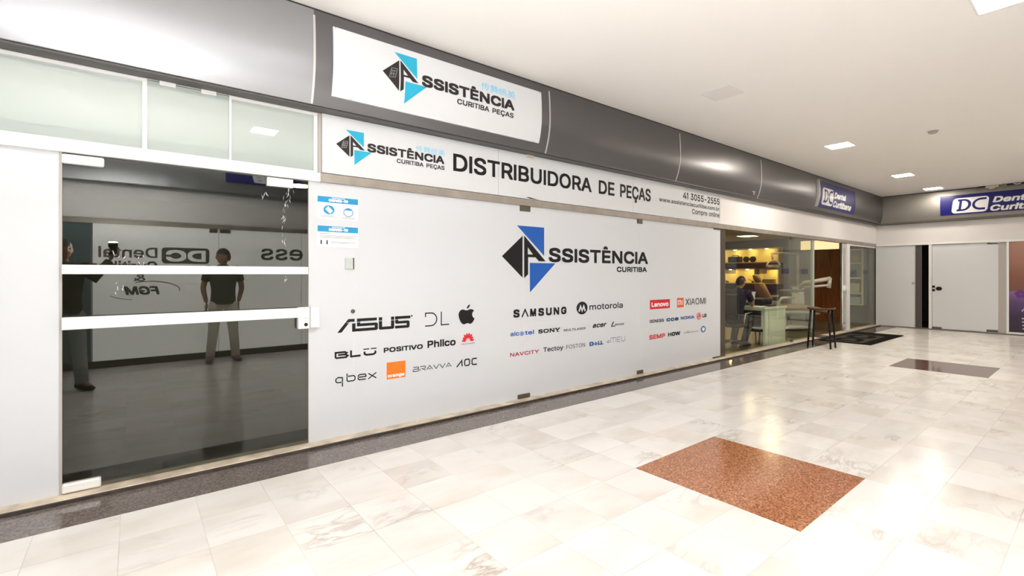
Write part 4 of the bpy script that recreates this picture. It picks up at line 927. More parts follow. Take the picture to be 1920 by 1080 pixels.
tag(cb.build('cable', M['black']), 'thick black cable right of the olive clip on the end fascia', 'cable')
wr = MB().tube([(cx - .03, 1.36 - .02 * i, 3.31 - .022 * math.sin(PI * i / 6)) for i in range(7)], .008, 8)
tag(wr.build('wire_loop', M['whiteink']), 'small white wire loop hanging at the end wall ceiling edge', 'wire')
# small hook under the fascia
hk = MB().box(8.0, 8.10, Y - .175, Y - .165, 2.70, 2.708).box(8.045, 8.055, Y - .175, Y - .165, 2.65, 2.70)
tag(hk.build('hook', M['seam']), 'tiny pale T shaped hook on the dark fascia near the blue sign', 'hook')

# ------------------------------------------------------------------ opposite shopfront (seen mirrored in the tinted door)
wr_ = MB().box(XL, XE, YO - .1, YO - .02, 2.45, H).box(XL, XE, YO - .1, YO - .02, 0, .1)
struct(wr_.build('wall_right', M['band']))
struct(MB().box(XL, XE, YO - .06, YO + .012, 0, .1).build('baseboard_right', M['sillface']))
struct(MB().box(XL, XE, YO - .06, YO + .03, 2.06, 2.13).build('trim_16', M['rail']))
struct(MB().box(XL, XE, YO - .03, YO - .01, 2.13, 2.6).build('trim_17', M['band']))
mo = MB(); vs = []
for z in ZS: vs += [(XL, YO + proj_at(z), z), (XE - proj_at(z), YO + proj_at(z), z)]
mo.add(vs, [(2 * i, 2 * i + 1, 2 * i + 3, 2 * i + 2) for i in range(len(ZS) - 1)], True)
mo.box(XL, XE - .13, YO, YO + .2, ZT, H).box(XL, XE - .13, YO, YO + proj_at(ZB), ZB - .004, ZB)
struct(mo.build('trim_18', M['fasciasheen']))  # sheen of the opposite fascia is put into its colour
OPW = struct(MB().box(-.45, 4.5, YO - .02, YO, .1, 2.06).build('window_12', M['glowfilm']))
struct(MB().box(4.52, XE, YO - .02, YO, .1, 2.06).build('window_13', M['filmw']))
struct(MB().box(XL, -.47, YO - .02, YO, .1, 2.06).build('window_14', mat('blue grey glass', (.10, .14, .15), .15)))
FO = OPP(YO + .002); FO2 = OPP(YO + .003)
decal('joint_line', [rectp(-1.08, -1.074, .1, 2.06)[0], rectp(-2.34, -2.334, .1, 2.06)[0]], FO, M['greyink'], OPW)
MB().box(.95, 1.06, YO, YO + .02, 2.0, 2.06).build('clamp', M['clamp'], OPW); MB().box(1.09, 1.24, YO, YO + .02, 2.0, 2.06).build('clamp', M['clamp'], OPW)
decal('emblem', [rrect(-.95, -.335, 1.50, 1.745, .05)], FO, M['opptext'], OPW)
decal('emblem', text('DC', -.90, -.39, 1.53, 1.71, .012), FO2, M['glowfilm'], OPW)
decal('lettering', text('Dental', -.285, .39, 1.58, 1.735, .005, cap=True), FO, M['opptext'], OPW)
decal('lettering', text('Curitibana', -.285, .6, 1.37, 1.53, .005, cap=True), FO, M['opptext'], OPW)
decal('lettering', text('&', -.14, .0, 1.235, 1.335, .002), FO, M['opptext'], OPW)
decal('lettering', text('FGM', -.31, .11, 1.03, 1.16, .008, .2), FO, M['opptext'], OPW)
decal('swoosh', stroke(arc(-.2, 1.10, .36, .13, 190, 60, 18), .012) + stroke(arc(-.05, 1.09, .36, .13, 280, 330, 10), .008), FO, M['opptext'], OPW)
decal('lettering', text('ess', -2.36, -1.69, 1.575, 1.775, .006), FO, M['opptext'], OPW)
os_ = MB().box(1.15, 2.3, YO + .2, YO + .235, 2.80, 3.05).build('shop_sign', M['dcblue'])
tag(os_, 'blue sign on the opposite fascia, only seen mirrored in the tinted door', 'sign')
decal('lettering', text('ria', -2.0, -1.52, 2.83, 3.01, .01, .2), OPP(YO + .237), M['whiteink'], os_)

# ------------------------------------------------------------------ door mat
mt = MB().box(10.87, 13.12, 2.85, 3.72, 0, .012).build('door_mat', mat('black rubber backed carpet', (.006, .006, .005), .95, spec=.08, noise=.3, nscale=60))
tag(mt, 'black entrance mat with pale grey letters in front of the open doorway', 'mat')
ft = TOP(.0132)
gm = mat('grey carpet print', (.06, .054, .05), .95, spec=.08, noise=.25, nscale=50)
decal('emblem', [rrect(10.95, 12.55, 3.02, 3.66, .12)], ft, gm, mt, 'pale grey rounded plate')
decal('emblem', text('DC', 11.08, 12.42, 3.10, 3.58, .03), TOP(.0142), bpy.data.materials['black rubber backed carpet'], mt, 'black letters')

# ------------------------------------------------------------------ bar stool
sx, sy = 9.86, 3.33
st = thing('bar_stool', (sx, sy, 0), 'dark wooden bar stool with thin black legs beside the door mat', 'stool')
seat = MB(); vs = []; nu, nv = 14, 10
for j in range(nv + 1):
    for i in range(nu + 1):
        a = -1 + 2 * i / nu; b = -1 + 2 * j / nv
        k = 1 - .10 * max(abs(a), abs(b)) ** 6 * (abs(a * b))
        vs.append((sx + .135 * a * k, sy + .215 * b * k, .715 + .022 * b * b - .006 * a * a))
n_ = len(vs); vs2 = [(p[0] * .97 + sx * .03, p[1] * .97 + sy * .03, p[2] - .03) for p in vs]
fs = []
for j in range(nv):
    for i in range(nu):
        q = j * (nu + 1) + i; f_ = (q, q + 1, q + nu + 2, q + nu + 1); fs += [f_, tuple(n_ + t for t in f_[::-1])]
edge = [i for i in range(nu + 1)] + [j * (nu + 1) + nu for j in range(1, nv + 1)] + [nv * (nu + 1) + i for i in range(nu - 1, -1, -1)] + [j * (nu + 1) for j in range(nv - 1, 0, -1)]
for k in range(len(edge)):
    a, b = edge[k], edge[(k + 1) % len(edge)]; fs.append((a, b, n_ + b, n_ + a))
seat.add(vs + vs2, fs, True).build('seat', M['seatwood'], st)
feet = [(-.12, .185), (-.12, -.185), (.12, .185), (.12, -.185)]
for fx, fy in feet:
    MB().tube([(sx + fx * .72, sy + fy * .78, .70), (sx + fx, sy + fy, .001)], [.018, .015], 10).build('leg', M['black'], st)
for a, b in ((0, 1), (2, 3), (0, 2), (1, 3)):
    z = .20 if (a, b) in ((0, 1), (2, 3)) else .24; k = 1 - .25 * z / .7
    MB().tube([(sx + feet[a][0] * k, sy + feet[a][1] * k, z), (sx + feet[b][0] * k, sy + feet[b][1] * k, z)], .009, 8).build('stretcher', M['black'], st)

# ------------------------------------------------------------------ dental shop behind the clear glass
struct(MB().box(7.4, 15.8, Y + .08, 9, -.1, .001).build('floor_dental', mat('olive brown floor', (.11, .088, .055), .3, noise=.2, nscale=2)))
struct(MB().box(7.4, 15.8, 9, 9.1, 0, 2.6).build('wall_dental_back', mat('warm grey wall', (.30, .26, .20), .7)))
XR = 15.7
WALLG = mat('taupe wall', (.17, .14, .12), .6)
struct(MB().box(XR, XR + .1, Y + .02, 9, 0, 2.6).build('wall_dental_side', WALLG))
struct(MB().box(XE - .02, XR, Y + .09, Y + .12, 0, 2.6).build('wall_dental_corner', WALLG))
struct(MB().box(7.4, 15.8, Y + .05, 9, 2.43, 2.5).build('ceiling_dental', mat('warm ceiling', (.52, .46, .34), .7)))
P1 = struct(MB().box(7.43, 9.99, Y + .004, Y + .012, .03, 2.06).build('window_15', M['shopglass']))
P2 = struct(MB().box(9.993, 11.10, Y + .004, Y + .012, .03, 2.06).build('window_16', M['shopglass']))
P3 = struct(MB().box(13.22, XE - .004, Y + .004, Y + .012, .03, 2.06).build('window_17', M['shopglass']))
SLD = struct(MB().box(9.95, 11.12, Y + .045, Y + .053, .03, 2.05).build('door_3', M['shopglass']))
MB().box(11.09, 11.19, Y + .03, Y + .068, .03, 2.05).build('door_stile', mat('pale green glass edge', (.42, .46, .40), .2), SLD, .003)
struct(MB().box(7.289, 7.43, Y - .005, Y + .06, .026, 2.058).build('trim_19', M['mullion']))
struct(MB().box(12.77, 12.96, Y + .0, Y + .05, .026, 2.058).build('trim_20', M['chrome'], None, .01))
struct(MB().box(13.02, 13.215, Y - .012, Y + .05, .026, 2.058).build('trim_21', M['white'], None, .006))
struct(MB().box(13.22, XE - .01, Y - .002, Y + .03, 2.02, 2.058).build('trim_22', M['white']))
for x in (9.99,):
    MB().box(x - .05, x + .05, Y - .008, Y + .02, 2.0, 2.056).build('clamp', M['clamp'], P1)
    MB().box(x - .045, x + .045, Y - .008, Y + .02, .03, .085).build('clamp', M['clamp'], P1, .01)
MB().lathe((12.87, Y - .0, 1.0), [(0, -.03), (.07, -.03), (.085, -.01), (.085, 0)], 24, 'y').build('round_lock', M['white'], bpy.data.objects['trim_20'])
fd = FRONT(Y + .0025)
for par, xs in ((P1, (7.62, 8.75, 9.70)), (P2, (10.62,)), (P3, (13.55, 14.4))):
    for x in xs:
        decal('sticker', [rrect(x - .17, x + .17, 1.345, 1.445, .02)], fd, M['sticker'], par, 'deep blue shop sticker')

# wood panelling and the warm transom over it
struct(MB().box(XR - .05, XR, 4.74, 6.05, 0, 2.02).build('wall_wood', M['wood']))
tz = struct(MB().box(XR - .04, XR, 4.84, 5.84, 2.06, 2.33).build('window_18', mat('lit warm glass', (.9, .8, .6), .4, emit=.85, ecol=(1, .70, .36))))
MB().box(XR - .06, XR, 4.8, 5.88, 2.02, 2.06).box(XR - .06, XR, 4.8, 5.88, 2.33, 2.37).box(XR - .06, XR, 4.80, 4.84, 2.06, 2.33).build('window_frame', M['mullion'], tz)
# lit niches on the side wall
cream = mat('cream shelf board', (.72, .62, .38), .45)
nich = thing('wall_niche', (XR, 7.3, 1.0), 'large lit wall unit with yellow niches behind the seated man', 'shelf unit')
def niche(y0, y1, z0, z1):
    MB().box(XR - .02, XR - .002, y0, y1, z0, z1).box(XR - .32, XR - .02, y0, y1, z0 - .03, z0).box(XR - .32, XR - .02, y0, y1, z1, z1 + .03).box(XR - .32, XR - .02, y0 - .03, y0, z0 - .03, z1 + .03).box(XR - .32, XR - .02, y1, y1 + .03, z0 - .03, z1 + .03).build('niche', cream, nich)
niche(6.37, 8.75, 1.73, 2.14); niche(6.37, 6.92, 1.07, 1.50); niche(7.08, 8.75, 1.07, 1.50)
MB().box(XR - .30, XR - .01, 6.34, 8.78, 1.53, 1.70).build('middle_panel', mat('deep violet panel', (.035, .022, .06), .4), nich)
MB().box(XR - .30, XR - .01, 6.34, 8.78, .86, 1.04).build('lower_panel', mat('dark brown panel', (.03, .022, .018), .5), nich)
MB().box(XR - .30, XR - .01, 6.95, 7.05, 1.04, 1.53).build('divider', mat('taupe divider', (.16, .12, .07), .5), nich)
nl = mat('niche spot', (1, .9, .6), .5, emit=75, ecol=(1, .74, .22))
for y, z in ((6.75, 2.14), (7.25, 2.14), (7.75, 2.14), (8.3, 2.14), (6.6, 1.5), (7.35, 1.5), (7.9, 1.5), (8.4, 1.5)):
    MB().lathe((XR - .2, y, z), [(0, -.012), (.035, -.012), (.042, 0)], 16).build('spot_lamp', nl, nich)
g_ = 'black items on the lit upper shelf'
bag = thing('equipment_case', (XR - .18, 7.75, 1.73), 'black equipment case on the lit upper shelf', 'case')
MB().box(XR - .30, XR - .08, 7.55, 7.95, 1.731, 1.92).build('case_body', M['black'], bag, .03, 3)
MB().tube([(XR - .19, 7.62, 1.91), (XR - .19, 7.66, 1.955), (XR - .19, 7.84, 1.955), (XR - .19, 7.88, 1.91)], .012, 8).build('handle', M['black'], bag)
for i, y in enumerate((7.38, 7.17)):
    hp = thing('round_device', (XR - .17, y, 1.73), ['round black device on the lit upper shelf, beside the case', 'round black device on the lit upper shelf, farther from the case'][i], 'device')
    MB().lathe((XR - .24, y, 1.825), [(.0, -.02), (.07, -.02), (.092, 0), (.092, .06), (.08, .09), (0, .09)], 24, 'x').build('housing', M['black'], hp)
    MB().lathe((XR - .262, y, 1.825), [(0, 0), (.05, 0), (.055, .01)], 24, 'x').build('face', M['softblack'], hp)
    MB().box(XR - .25, XR - .14, y - .04, y + .04, 1.7305, 1.74).build('foot', M['black'], hp)
bxo = MB().box(XR - .29, XR - .1, 6.52, 6.85, 1.0705, 1.19).build('storage_box', mat('olive box', (.30, .25, .11), .5), None, .01)
tag(bxo, 'olive box in the small lower lit niche', 'box')
for i, (y, a) in enumerate(((7.25, .5), (8.1, -.4), (8.45, .5))):
    c, s_ = math.cos(a), math.sin(a)
    o = MB().tube([(XR - .2, y - .1 * c, 1.115 + .0), (XR - .2, y + .1 * c, 1.19)], [.012, .007], 8).box(XR - .24, XR - .16, y - .13, y - .05, 1.0705, 1.115)
    tag(o.build('dental_handpiece', mat('dark steel %d' % i, (.10, .08, .05), .35, metal=.5)), ['dark handpiece in the lower niche near the divider', 'dark handpiece in the lower niche above the man', 'dark handpiece in the lower niche at the mullion side'][i], 'instrument')
# ceiling lamp inside
il = thing('ceiling_lamp', (13.6, 6.45, 2.43), 'lit warm ceiling lamp inside the dental shop', 'lamp')
MB().box(13.38, 13.82, 6.25, 6.65, 2.418, 2.4305).build('diffuser', mat('warm diffuser', (1, .95, .8), .5, emit=24, ecol=(1, .78, .42)), il)
MB().box(13.36, 13.38, 6.23, 6.67, 2.415, 2.4305).box(13.82, 13.84, 6.23, 6.67, 2.415, 2.4305).box(13.37, 13.83, 6.23, 6.25, 2.415, 2.4305).box(13.37, 13.83, 6.65, 6.67, 2.415, 2.4305).build('frame', M['white'], il)
for i, (x, y) in enumerate(((9.5, 5.6), (11.5, 4.9))):
    l2 = thing('ceiling_lamp', (x, y, 2.43), 'warm ceiling lamp of the dental shop above the glass line, hidden by the rail', 'lamp', 'hidden warm shop lamps')
    MB().lathe((x, y, 2.43), [(0, -.02), (.16, -.02), (.18, 0)], 24).build('diffuser', mat('warm shop lamp %d' % i, (1, .95, .8), .5, emit=42, ecol=(1, .80, .50)), l2)
# shelf unit by the corner
sh = thing('glass_cabinet', (XR, 4.4, .5), 'cream open shelf unit behind the glass beside the end wall', 'cabinet')
crm = mat('pale cream laminate', (.66, .63, .48), .45, emit=0)
MB().box(XR - .30, XR - .002, 4.2, 4.245, .50, 2.04).build('side_panel', crm, sh); MB().box(XR - .30, XR - .002, 4.685, 4.73, .50, 2.04).build('side_panel', crm, sh)
MB().box(XR - .02, XR - .002, 4.245, 4.685, .50, 2.04).build('back_panel', mat('pale sage back', (.40, .40, .32), .5), sh)
for z in (.50, .80, 1.22, 1.63, 2.0): MB().box(XR - .30, XR - .02, 4.245, 4.685, z, z + .035).build('shelf', crm, sh)
for i, (y0, y1, z0, z1, c, lab) in enumerate(((4.42, 4.62, 1.255, 1.43, (.10, .11, .14), 'dark box on the second shelf of the cream cabinet'), (4.30, 4.56, .836, 1.10, (.52, .50, .38), 'cream carton on the third shelf of the cream cabinet'), (4.28, 4.64, .536, .72, (.34, .42, .42), 'pale blue box on the lowest shelf of the cream cabinet'), (4.29, 4.5, 1.666, 1.86, (.48, .44, .26), 'tan rounded box on the top shelf of the cream cabinet'))):
    tag(MB().box(XR - .25, XR - .06, y0, y1, z0, z1).build('carton', mat('carton %d' % i, c, .5), None, .02), lab, 'box')

# ---- desk
dk = thing('reception_desk', (9.6, 4.5, 0), 'pale green desk with glass sides behind the shop window', 'desk')
pale = mat('pale green glass laminate', (.66, .70, .58), .2)
MB().box(9.12, 10.08, 4.0, 5.3, .68, .725).build('desktop', pale, dk, .006)
MB().box(9.16, 9.30, 4.02, 4.06, .001, .68).box(9.32, 10.05, 4.02, 4.05, .001, .68).build('end_panel', pale, dk, .003)
MB().box(9.2, 10.05, 5.24, 5.28, .001, .68).build('end_panel', pale, dk, .003)
wf = mat('pale frame', (.80, .80, .70), .4)
MB().box(9.165, 9.195, 4.06, 4.09, .32, .68).box(9.165, 9.195, 4.48, 4.51, .32, .68).box(9.165, 9.195, 4.09, 4.48, .32, .345).box(9.165, 9.195, 4.09, 4.48, .655, .68).build('drawer_frame', wf, dk)
MB().box(9.2, 9.7, 4.085, 4.46, .345, .655).build('drawer_box', mat('dark drawer', (.045, .032, .024), .5), dk)
MB().box(9.185, 9.2, 4.1, 4.45, .55, .57).build('drawer_rail', mat('bronze strip', (.14, .10, .07), .4), dk)
pr = thing('card_terminal', (9.75, 4.25, .725), 'black desk machine with shiny buttons on the pale green desk', 'machine')
MB().box(9.55, 9.98, 4.22, 4.62, .726, .86).build('machine_body', M['black'], pr, .04, 3)
for k in range(3): MB().ball((9.62 + .1 * k, 4.24, .868), .014, 10, 6).build('button', M['chrome'], pr)
tag(MB().box(9.78, 9.93, 4.06, 4.17, .7255, .81).build('desk_box', mat('grey card', (.30, .26, .22), .5), None, .01), 'small grey box on the desk corner by the glass', 'box')
tag(MB().box(9.5, 9.72, 4.06, 4.17, .7255, .752).build('calculator', M['softblack'], None, .006), 'dark flat calculator on the desk by the glass', 'calculator')
tag(MB().box(9.2, 9.45, 4.1, 4.28, .7255, .73).build('paper_sheet', M['whiteink']), 'white paper sheet lying on the desk', 'paper')
tr = thing('footstool', (9.56, 4.34, 0), 'low black footstool standing beneath the desk', 'footstool')
MB().box(9.34, 9.78, 4.17, 4.5, .235, .295).build('seat', M['black'], tr, .02)
for x in (9.38, 9.74):
    for y in (4.21, 4.46): MB().tube([(x, y, .25), (x + (.03 if x > 9.5 else -.03), y, .001)], .016, 8).build('leg', M['black'], tr)
tag(MB().box(9.40, 9.58, 4.2, 4.34, .2955, .302).build('paper_sheet', M['whiteink']), 'white paper sheet lying on the low black footstool', 'paper')

# ---- dental chair, lamp and unit
tan = mat('tan upholstery', (.42, .25, .075), .4); wht = mat('dental white', (.56, .53, .47), .3)
O = Vector((12.0, 5.25, 0)); dx = Vector((.78, -.62, 0)).normalized(); dy = Vector((.62, .78, 0)).normalized()
def L(a, b, z): return O + dx * a + dy * b + Vector((0, 0, z))
def cushion(name, path, w, t, m, par):
    """upholstered slab swept along a path in the chair's own plane"""
    mb = MB(); vs = []; n = 8
    for i, (a, z) in enumerate(path):
        p0 = path[max(i - 1, 0)]; p1 = path[min(i + 1, len(path) - 1)]
        tx, tz_ = p1[0] - p0[0], p1[1] - p0[1]; l = math.hypot(tx, tz_) or 1; nx, nz = -tz_ / l, tx / l
        k = 1 if 0 < i < len(path) - 1 else .82
        for j in range(n):
            an = 2 * PI * j / n + PI / 8; ca = max(-1, min(1, 1.25 * math.cos(an))); sa = max(-1, min(1, 1.25 * math.sin(an)))
            vs.append(L(a + nx * t / 2 * sa * k, w / 2 * ca * k, z + nz * t / 2 * sa * k))
    m_ = len(path)
    fs = [(i * n + k, i * n + (k + 1) % n, (i + 1) * n + (k + 1) % n, (i + 1) * n + k) for i in range(m_ - 1) for k in range(n)]
    fs += [tuple(range(n))[::-1], tuple(range((m_ - 1) * n, m_ * n))]
    mb.add(vs, fs, True); return mb.build(name, m, par)
dc = thing('dental_chair', tuple(O), 'tan upholstered dental chair with white base in the middle of the shop', 'dental chair')
cushion('backrest', [(-.16, 1.12), (-.10, .95), (.0, .75), (.1, .6)], .52, .11, tan, dc)
cushion('headrest', [(-.25, 1.32), (-.21, 1.23), (-.17, 1.15)], .28, .09, tan, dc)
cushion('seat', [(.08, .58), (.3, .54), (.55, .56), (.8, .56), (1.15, .5), (1.5, .42)], .54, .12, tan, dc)
for b in (-.34, .34):
    MB().tube([L(.12, b, .66), L(.2, b, .78), L(.5, b, .8)], [.03, .035, .03], 10).build('armrest', wht, dc)
MB().tube([L(.35, 0, .10), L(.35, 0, .5)], [.16, .13], 16).build('pedestal', wht, dc)
cushion('base_plate', [(-.1, .06), (.1, .06), (.6, .06), (.9, .06)], .55, .10, wht, dc)
cushion('shell', [(.05, .48), (.4, .44), (.9, .44), (1.2, .40)], .46, .1, wht, dc)
du = thing('dental_unit', tuple(O + dx * .9 + dy * -.2), 'white dental delivery unit with long jointed arm in front of the wood panelling', 'dental unit')
MB().tube([L(1.05, .45, .001), L(1.05, .45, 1.0)], [.17, .13], 16).build('unit_column', wht, du)
MB().tube([L(1.05, .45, .95), L(1.0, .1, 1.14), L(.9, -.4, 1.17), (12.72, 4.12, 1.24)], [.05, .045, .045, .05], 10).build('arm', wht, du)
MB().tube([L(1.0, .1, 1.03), L(.9, -.4, 1.05), (12.72, 4.12, 1.09)], [.03, .03, .025], 10).build('arm', wht, du)
MB().tube([(12.70, 4.14, 1.02), (12.72, 4.12, 1.26)], [.045, .04], 10).build('joint', wht, du)
MB().box(12.0, 12.45, 4.55, 4.95, .93, .98).build('tray', mat('grey tray', (.17, .155, .15), .4), du, .015)
for k in range(3): MB().tube([(12.08 + .12 * k, 4.62, .985), (12.08 + .12 * k, 4.72, 1.06)], [.012, .008], 8).build('handpiece', M['alu'], du)
MB().tube([(12.3, 4.8, .93), L(.95, .3, .9)], .025, 8).build('tray_arm', wht, du)
ol = thing('operating_lamp', tuple(O + dx * .95 + dy * .5), 'beige dental operating lamp hanging from a slim overhead arm', 'dental lamp')
lamp_m = mat('warm beige plastic', (.40, .33, .22), .4)
hx = Vector((12.07, 5.1, 1.56))
MB().tube([L(1.05, .45, 1.0), L(1.05, .45, 1.86)], [.03, .028], 10).build('post', lamp_m, ol)
MB().tube([L(1.05, .45, 1.85), (12.35, 5.0, 1.86), (12.03, 5.13, 1.84)], [.026, .022, .022], 10).build('arm', lamp_m, ol)
MB().tube([(12.04, 5.13, 1.85), (12.06, 5.11, 1.68)], .02, 8).build('drop_arm', lamp_m, ol)
rt = Vector((.8, -.6, 0)); up = Vector((0, 0, 1))
MB().tube([hx + rt * (.16 * math.cos(a)) + up * (.13 * math.sin(a) - .02) for a in [math.radians(t) for t in range(-20, 205, 15)]], .024, 8).build('yoke', lamp_m, ol)
MB().tube([hx - rt * .17 - up * .05, hx - rt * .15 - up * .05, hx + rt * .15 - up * .05, hx + rt * .17 - up * .05], [.03, .06, .06, .03], 12).build('lamp_head', mat('grey brown shell', (.16, .13, .10), .4), ol)

# ------------------------------------------------------------------ people
def skinned(verts, edges, radii, root=0, sub=2):
    me = bpy.data.meshes.new('tmp'); bm = bmesh.new(); lay = bm.verts.layers.skin.verify()
    bv = []
    for i, (p, r) in enumerate(zip(verts, radii)):
        v = bm.verts.new(p); v[lay].radius = (r, r); v[lay].use_root = (i == root); bv.append(v)
    for a, b in edges: bm.edges.new((bv[a], bv[b]))
    bm.to_mesh(me); bm.free()
    o = bpy.data.objects.new('tmp', me); COL.objects.link(o)
    k = o.modifiers.new('s', 'SKIN'); k.use_smooth_shade = True
    o.modifiers.new('d', 'SUBSURF').levels = sub
    dg = bpy.context.evaluated_depsgraph_get()
    out = bpy.data.meshes.new_from_object(o.evaluated_get(dg))
    bpy.data.objects.remove(o); bpy.data.meshes.remove(me)
    return out
def limbs(chains):
    """chains of (point, radius); points shared by identity of their key"""
    V = []; R_ = []; E_ = []; idx = {}
    for chn in chains:
        last = None
        for key, p, r in chn:
            if key not in idx: idx[key] = len(V); V.append(Vector(p)); R_.append(r)
            if last is not None and (last, idx[key]) not in E_: E_.append((last, idx[key]))
            last = idx[key]
    return V, E_, R_
def head_mb(c, fwd, tilt=0):
    f = Vector(fwd).normalized(); u = Vector((0, 0, 1)); u = (u - f * u.dot(f)).normalized(); r = f.cross(u)
    mb = MB(); vs = []; n, m = 28, 20; c = Vector(c)
    for i in range(m + 1):
        t = PI * i / m
        for k in range(n):
            a = 2 * PI * k / n
            x, y, z = .077 * math.sin(t) * math.cos(a), .095 * math.sin(t) * math.sin(a), .118 * math.cos(t)
            if z < -.02: q = (-.02 - z) / .1; x *= 1 - .28 * q; y = y * (1 - .12 * q) + .012 * q
            if y > 0:
                ga = lambda cx, cz, s, h: h * math.exp(-((x - cx) ** 2 + (z - cz) ** 2) / s ** 2)
                y += ga(0, -.012, .013, .024) + ga(0, .012, .010, .010) - ga(.032, .014, .017, .010) - ga(-.032, .014, .017, .010) + ga(0, -.055, .018, .006) + ga(0, -.095, .022, .010) + ga(0, .032, .05, .004)
            vs.append(c + r * x + f * y + u * z)
    mb.add(vs, [(i * n + k, (i + 1) * n + k, (i + 1) * n + (k + 1) % n, i * n + (k + 1) % n) for i in range(m) for k in range(n)], True)
    for s in (-1, 1): mb.ball(c + r * (.078 * s) - f * .008 - u * .004, (.012, .02, .03), 10, 8, Matrix((r, f, u)).transposed())
    eyes = [MB(), MB()]
    for s, e_ in ((-1, eyes[0]), (1, eyes[1])): e_.ball(c + r * (.032 * s) + f * .079 + u * .014, .010, 10, 8)
    hair = MB(); vs = []; fs = []
    keep = {}
    for i in range(m + 1):
        t = PI * i / m
        for k in range(n):
            a = 2 * PI * k / n
            d = (math.sin(t) * math.cos(a), math.sin(t) * math.sin(a), math.cos(t))
            lim = .50 if d[1] > .45 else (.50 - .95 * (.45 - d[1]) if d[1] > -.4 else -.36)
            d2_ = max(d[2], min(lim, .55))
            if d[2] < lim - .25: continue
            keep[(i, k)] = len(vs); vs.append(c + r * .083 * d[0] + f * (.101 * d[1] - .002) + u * (.126 * d[2]))
    for i in range(m):
        for k in range(n):
            q = [(i, k), (i + 1, k), (i + 1, (k + 1) % n), (i, (k + 1) % n)]
            if all(w in keep for w in q): fs.append(tuple(keep[w] for w in q))
    hair.add(vs, fs, True)
    return mb, eyes, hair
def hand_mb(w, d, nrm, curl=.5, side=1):
    d = Vector(d).normalized(); nrm = Vector(nrm); nrm = (nrm - d * nrm.dot(d)).normalized(); s = d.cross(nrm) * side
    w = Vector(w); mb = MB()
    mb.ball(w + d * .045, (.040, .055, .017), 14, 10, Matrix((s, d, nrm)).transposed())
    for k, (o, l) in enumerate(((-.03, .066), (-.010, .076), (.010, .072), (.029, .056))):
        b = w + d * .085 + s * o; e1 = (d * math.cos(curl * .6) + nrm * math.sin(curl * .6)); e2 = (d * math.cos(curl * 1.5) + nrm * math.sin(curl * 1.5))
        mb.tube([b - d * .02, b + e1 * l * .5, b + e1 * l * .5 + e2 * l * .35, b + e1 * l * .5 + e2 * l * .55], [.0095, .009, .008, .006], 8)
    b = w + d * .03 - s * .034; t1 = (d * .7 - s * .6 + nrm * .3).normalized()
    mb.tube([b + s * .015, b + t1 * .035, b + t1 * .035 + (t1 + d).normalized() * .032], [.012, .0105, .008], 8)
    return mb
